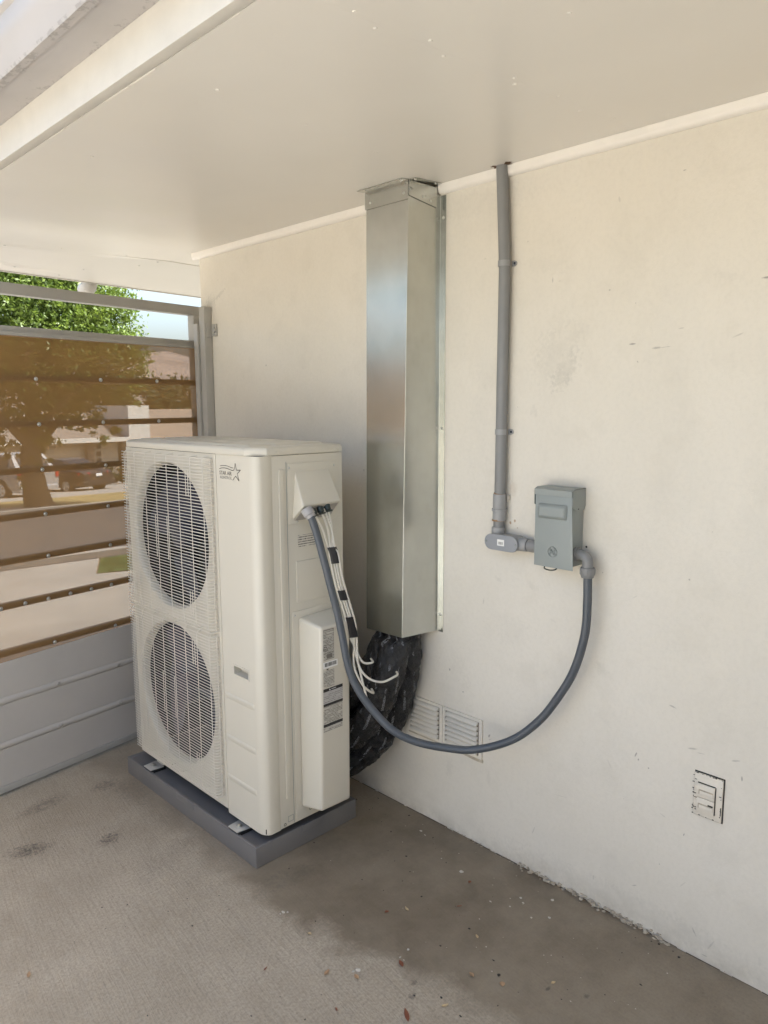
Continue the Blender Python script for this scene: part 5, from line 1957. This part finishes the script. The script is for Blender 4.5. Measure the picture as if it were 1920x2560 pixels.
def car(name, label, loc, heading, paint, kind):
    """heading: unit vector of the front; local +X front, +Y left"""
    root = thing(name, loc, label, 'car')
    fx_ = Vector((heading[0], heading[1], -.0)).normalized()
    ly_ = Vector((-fx_.y, fx_.x, 0))
    Mx = Matrix((fx_, ly_, Vector((0, 0, 1)))).transposed().to_4x4()
    Mx.translation = Vector(loc)

    def put(mb):
        mb.v = [tuple(Mx @ Vector(p)) for p in mb.v]
        return mb

    if kind == 'sedan':
        W, WR, wr, wb_ = .90, .64, .33, (1.38, -1.38)
        st = [(2.35, .35, .62, .72), (2.15, .25, .72, .86), (1.4, .22, .84, .9), (.7, .22, .92, .9), (-.9, .22, .95, .9), (-1.7, .24, .98, .9), (-2.2, .3, .98, .86), (-2.38, .42, .86, .78)]
        top = [(.95, .93, .93), (.25, 1.38, .64), (-.25, 1.45, .62), (-.85, 1.42, .62), (-1.75, .99, .80)]
    else:
        W, WR, wr, wb_ = .97, .78, .40, (1.55, -1.5)
        st = [(2.55, .5, .85, .8), (2.4, .4, 1.0, .95), (1.5, .38, 1.12, .97), (.9, .38, 1.15, .97), (-1.2, .38, 1.15, .97), (-2.35, .40, 1.15, .97), (-2.5, .48, 1.1, .93)]
        top = [(1.15, 1.14, .93), (.35, 1.72, .74), (-.4, 1.80, .74), (-1.9, 1.78, .74), (-2.42, 1.15, .90)]
    mb = MB()
    secs = []
    for x, zb_, zt_, w_ in st:
        secs.append([(x, -w_ * .93, zb_), (x, w_ * .93, zb_), (x, w_, zb_ + .18), (x, w_, (zb_ + zt_) / 2 + .08), (x, w_ * .93, zt_ - .02), (x, w_ * .8, zt_ + .01), (x, -w_ * .8, zt_ + .01), (x, -w_ * .93, zt_ - .02), (x, -w_, (zb_ + zt_) / 2 + .08), (x, -w_, zb_ + .18)])
    loft(mb, secs)
    # cabin
    secs = []
    base_z = top[0][1] - .02
    for x, z, w_ in top:
        secs.append([(x, -w_ - (.0), base_z - .05), (x, w_, base_z - .05), (x, w_ * .98, max(z, base_z)), (x, -w_ * .98, max(z, base_z))])
    cb_ = MB()
    for (xa, za, wa), (xb, zb2, wb2) in zip(top[:-1], top[1:]):
        cb_.hexa([(xb, -.86, base_z - .04), (xa, -.86, base_z - .04), (xa, .86, base_z - .04), (xb, .86, base_z - .04),
                  (xb, -wb2, max(zb2, base_z)), (xa, -wa, max(za, base_z)), (xa, wa, max(za, base_z)), (xb, wb2, max(zb2, base_z))])
    mb.add(cb_.v, cb_.f)
    body = put(mb).build('body', paint, root, ang=32)
    # glass: side panes per cabin segment, windscreen and rear screen
    def pane(p4, nm='window'):
        c_ = sum((Vector(p) for p in p4), Vector()) / 4
        nn = (Vector(p4[1]) - Vector(p4[0])).cross(Vector(p4[2]) - Vector(p4[0])).normalized()
        if nn.dot(c_ - Vector((-.2, 0, 1.1))) < 0:
            nn = -nn
        q = [c_ + (Vector(p) - c_) * .86 + nn * .004 for p in p4]
        m_ = MB()
        m_.prism([tuple(p) for p in q], tuple(nn * .006))
        put(m_).build(nm, M_GLASS, root, smooth=False)
    for s_ in (-1, 1):
        for (xa, za, wa), (xb, zb2, wb2) in zip(top[:-1], top[1:]):
            pane([(xa, s_ * .86, base_z), (xb, s_ * .86, base_z), (xb, s_ * wb2, max(zb2, base_z + .01) - .03), (xa, s_ * wa, max(za, base_z + .01) - .03)])
    (xa, za, wa), (xb, zb2, wb2) = top[0], top[1]
    pane([(xa, -.8, za + .03), (xa, .8, za + .03), (xb, wb2, zb2), (xb, -wb2, zb2)], 'windscreen')
    (xa, za, wa), (xb, zb2, wb2) = top[-1], top[-2]
    pane([(xa, -.76, za + .05), (xa, .76, za + .05), (xb, wb2 * .95, zb2), (xb, -wb2 * .95, zb2)], 'rear_window')
    xr = st[-1][0]
    for s_ in (-1, 1):
        m_ = MB()
        if kind == 'sedan':
            m_.hexa([(-2.10, s_ * .80, .80), (-2.36, s_ * .45, .78), (-2.41, s_ * .47, .78), (-2.12, s_ * .895, .80), (-2.10, s_ * .80, .93), (-2.30, s_ * .45, .93), (-2.38, s_ * .47, .92), (-2.12, s_ * .885, .93)])
        else:
            m_.box(-2.53, -2.40, min(s_ * .78, s_ * .92), max(s_ * .78, s_ * .92), .85, 1.1)
        put(m_).build('tail_light', M_TAIL, root, bevel=.015)
        m_ = MB()
        m_.box(2.28, 2.40, min(s_ * .5, s_ * .75), max(s_ * .5, s_ * .75), .58, .68) if kind == 'sedan' else m_.box(2.45, 2.57, min(s_ * .55, s_ * .8), max(s_ * .55, s_ * .8), .82, .95)
        put(m_).build('headlight', M_RIM, root, bevel=.02)
    m_ = MB()
    if kind == 'sedan':
        m_.box(-2.405, -2.36, -.16, .16, .74, .86)
    else:
        m_.box(-2.53, -2.49, -.17, .17, .72, .86)
    put(m_).build('number_plate', M_WHITE, root, bevel=.005)
    m_ = MB()
    m_.box(xr - .06, xr + .15, -.88, .88, .36, .56)
    put(m_).build('bumper', paint if kind == 'sedan' else M_RIM, root, bevel=.04, seg=3)
    for wx in wb_:
        for s_ in (-1, 1):
            m_ = MB()
            m_.cyl((wx, s_ * (W - .10), wr), (wx, s_ * (W + .004), wr), wr * 1.16, wr * 1.16, 24)
            put(m_).build('wheel_arch', M_BLACK, root)
            m_ = MB()
            m_.tube([(wx, s_ * (W - .2), wr), (wx, s_ * (W - .01), wr), (wx, s_ * (W + .02), wr)], [wr, wr, wr * .93], 24)
            wl = put(m_).build('wheel', M_TYRE, root)
            m_ = MB()
            m_.cyl((wx, s_ * (W + .015), wr), (wx, s_ * (W + .026), wr), wr * .66, wr * .64, 20)
            put(m_).build('rim', M_RIM, wl)
            for k in range(5):
                a = 2 * math.pi * k / 5
                m_ = MB()
                m_.cyl((wx + wr * .40 * math.cos(a), s_ * (W + .0255), wr + wr * .40 * math.sin(a)), (wx + wr * .40 * math.cos(a), s_ * (W + .030), wr + wr * .40 * math.sin(a)), wr * .11, wr * .11, 8)
                put(m_).build('rim_opening', M_BLACK, wl)
    return root


car('sedan', 'dark sedan with red tail lights parked nose in at the garage', (11.0, 33.9, gz(33.9) + .0), (-.30, .95), M_CARD, 'sedan')
car('suv', 'silver white sport utility vehicle parked behind the tree trunk', (8.0, 32.9, gz(32.9)), (-.33, .94), simple('silver_car_paint', (.33, .32, .31), .3, .2, .03, 3), 'suv')
# low hedge right of the sedan
hb2 = thing('hedge', (14.6, 36.5, gz(36.5)), 'low dark hedge beside the dark sedan', 'hedge')
leaf_cloud('foliage', [(14.0 + k * .7, 36.6, gz(36.6) + .45, .6, .5, .5) for k in range(5)], 2200, .10, M_LEAFD, hb2, seed=41)

n_obj = len(bpy.data.objects)
print('objects', n_obj)
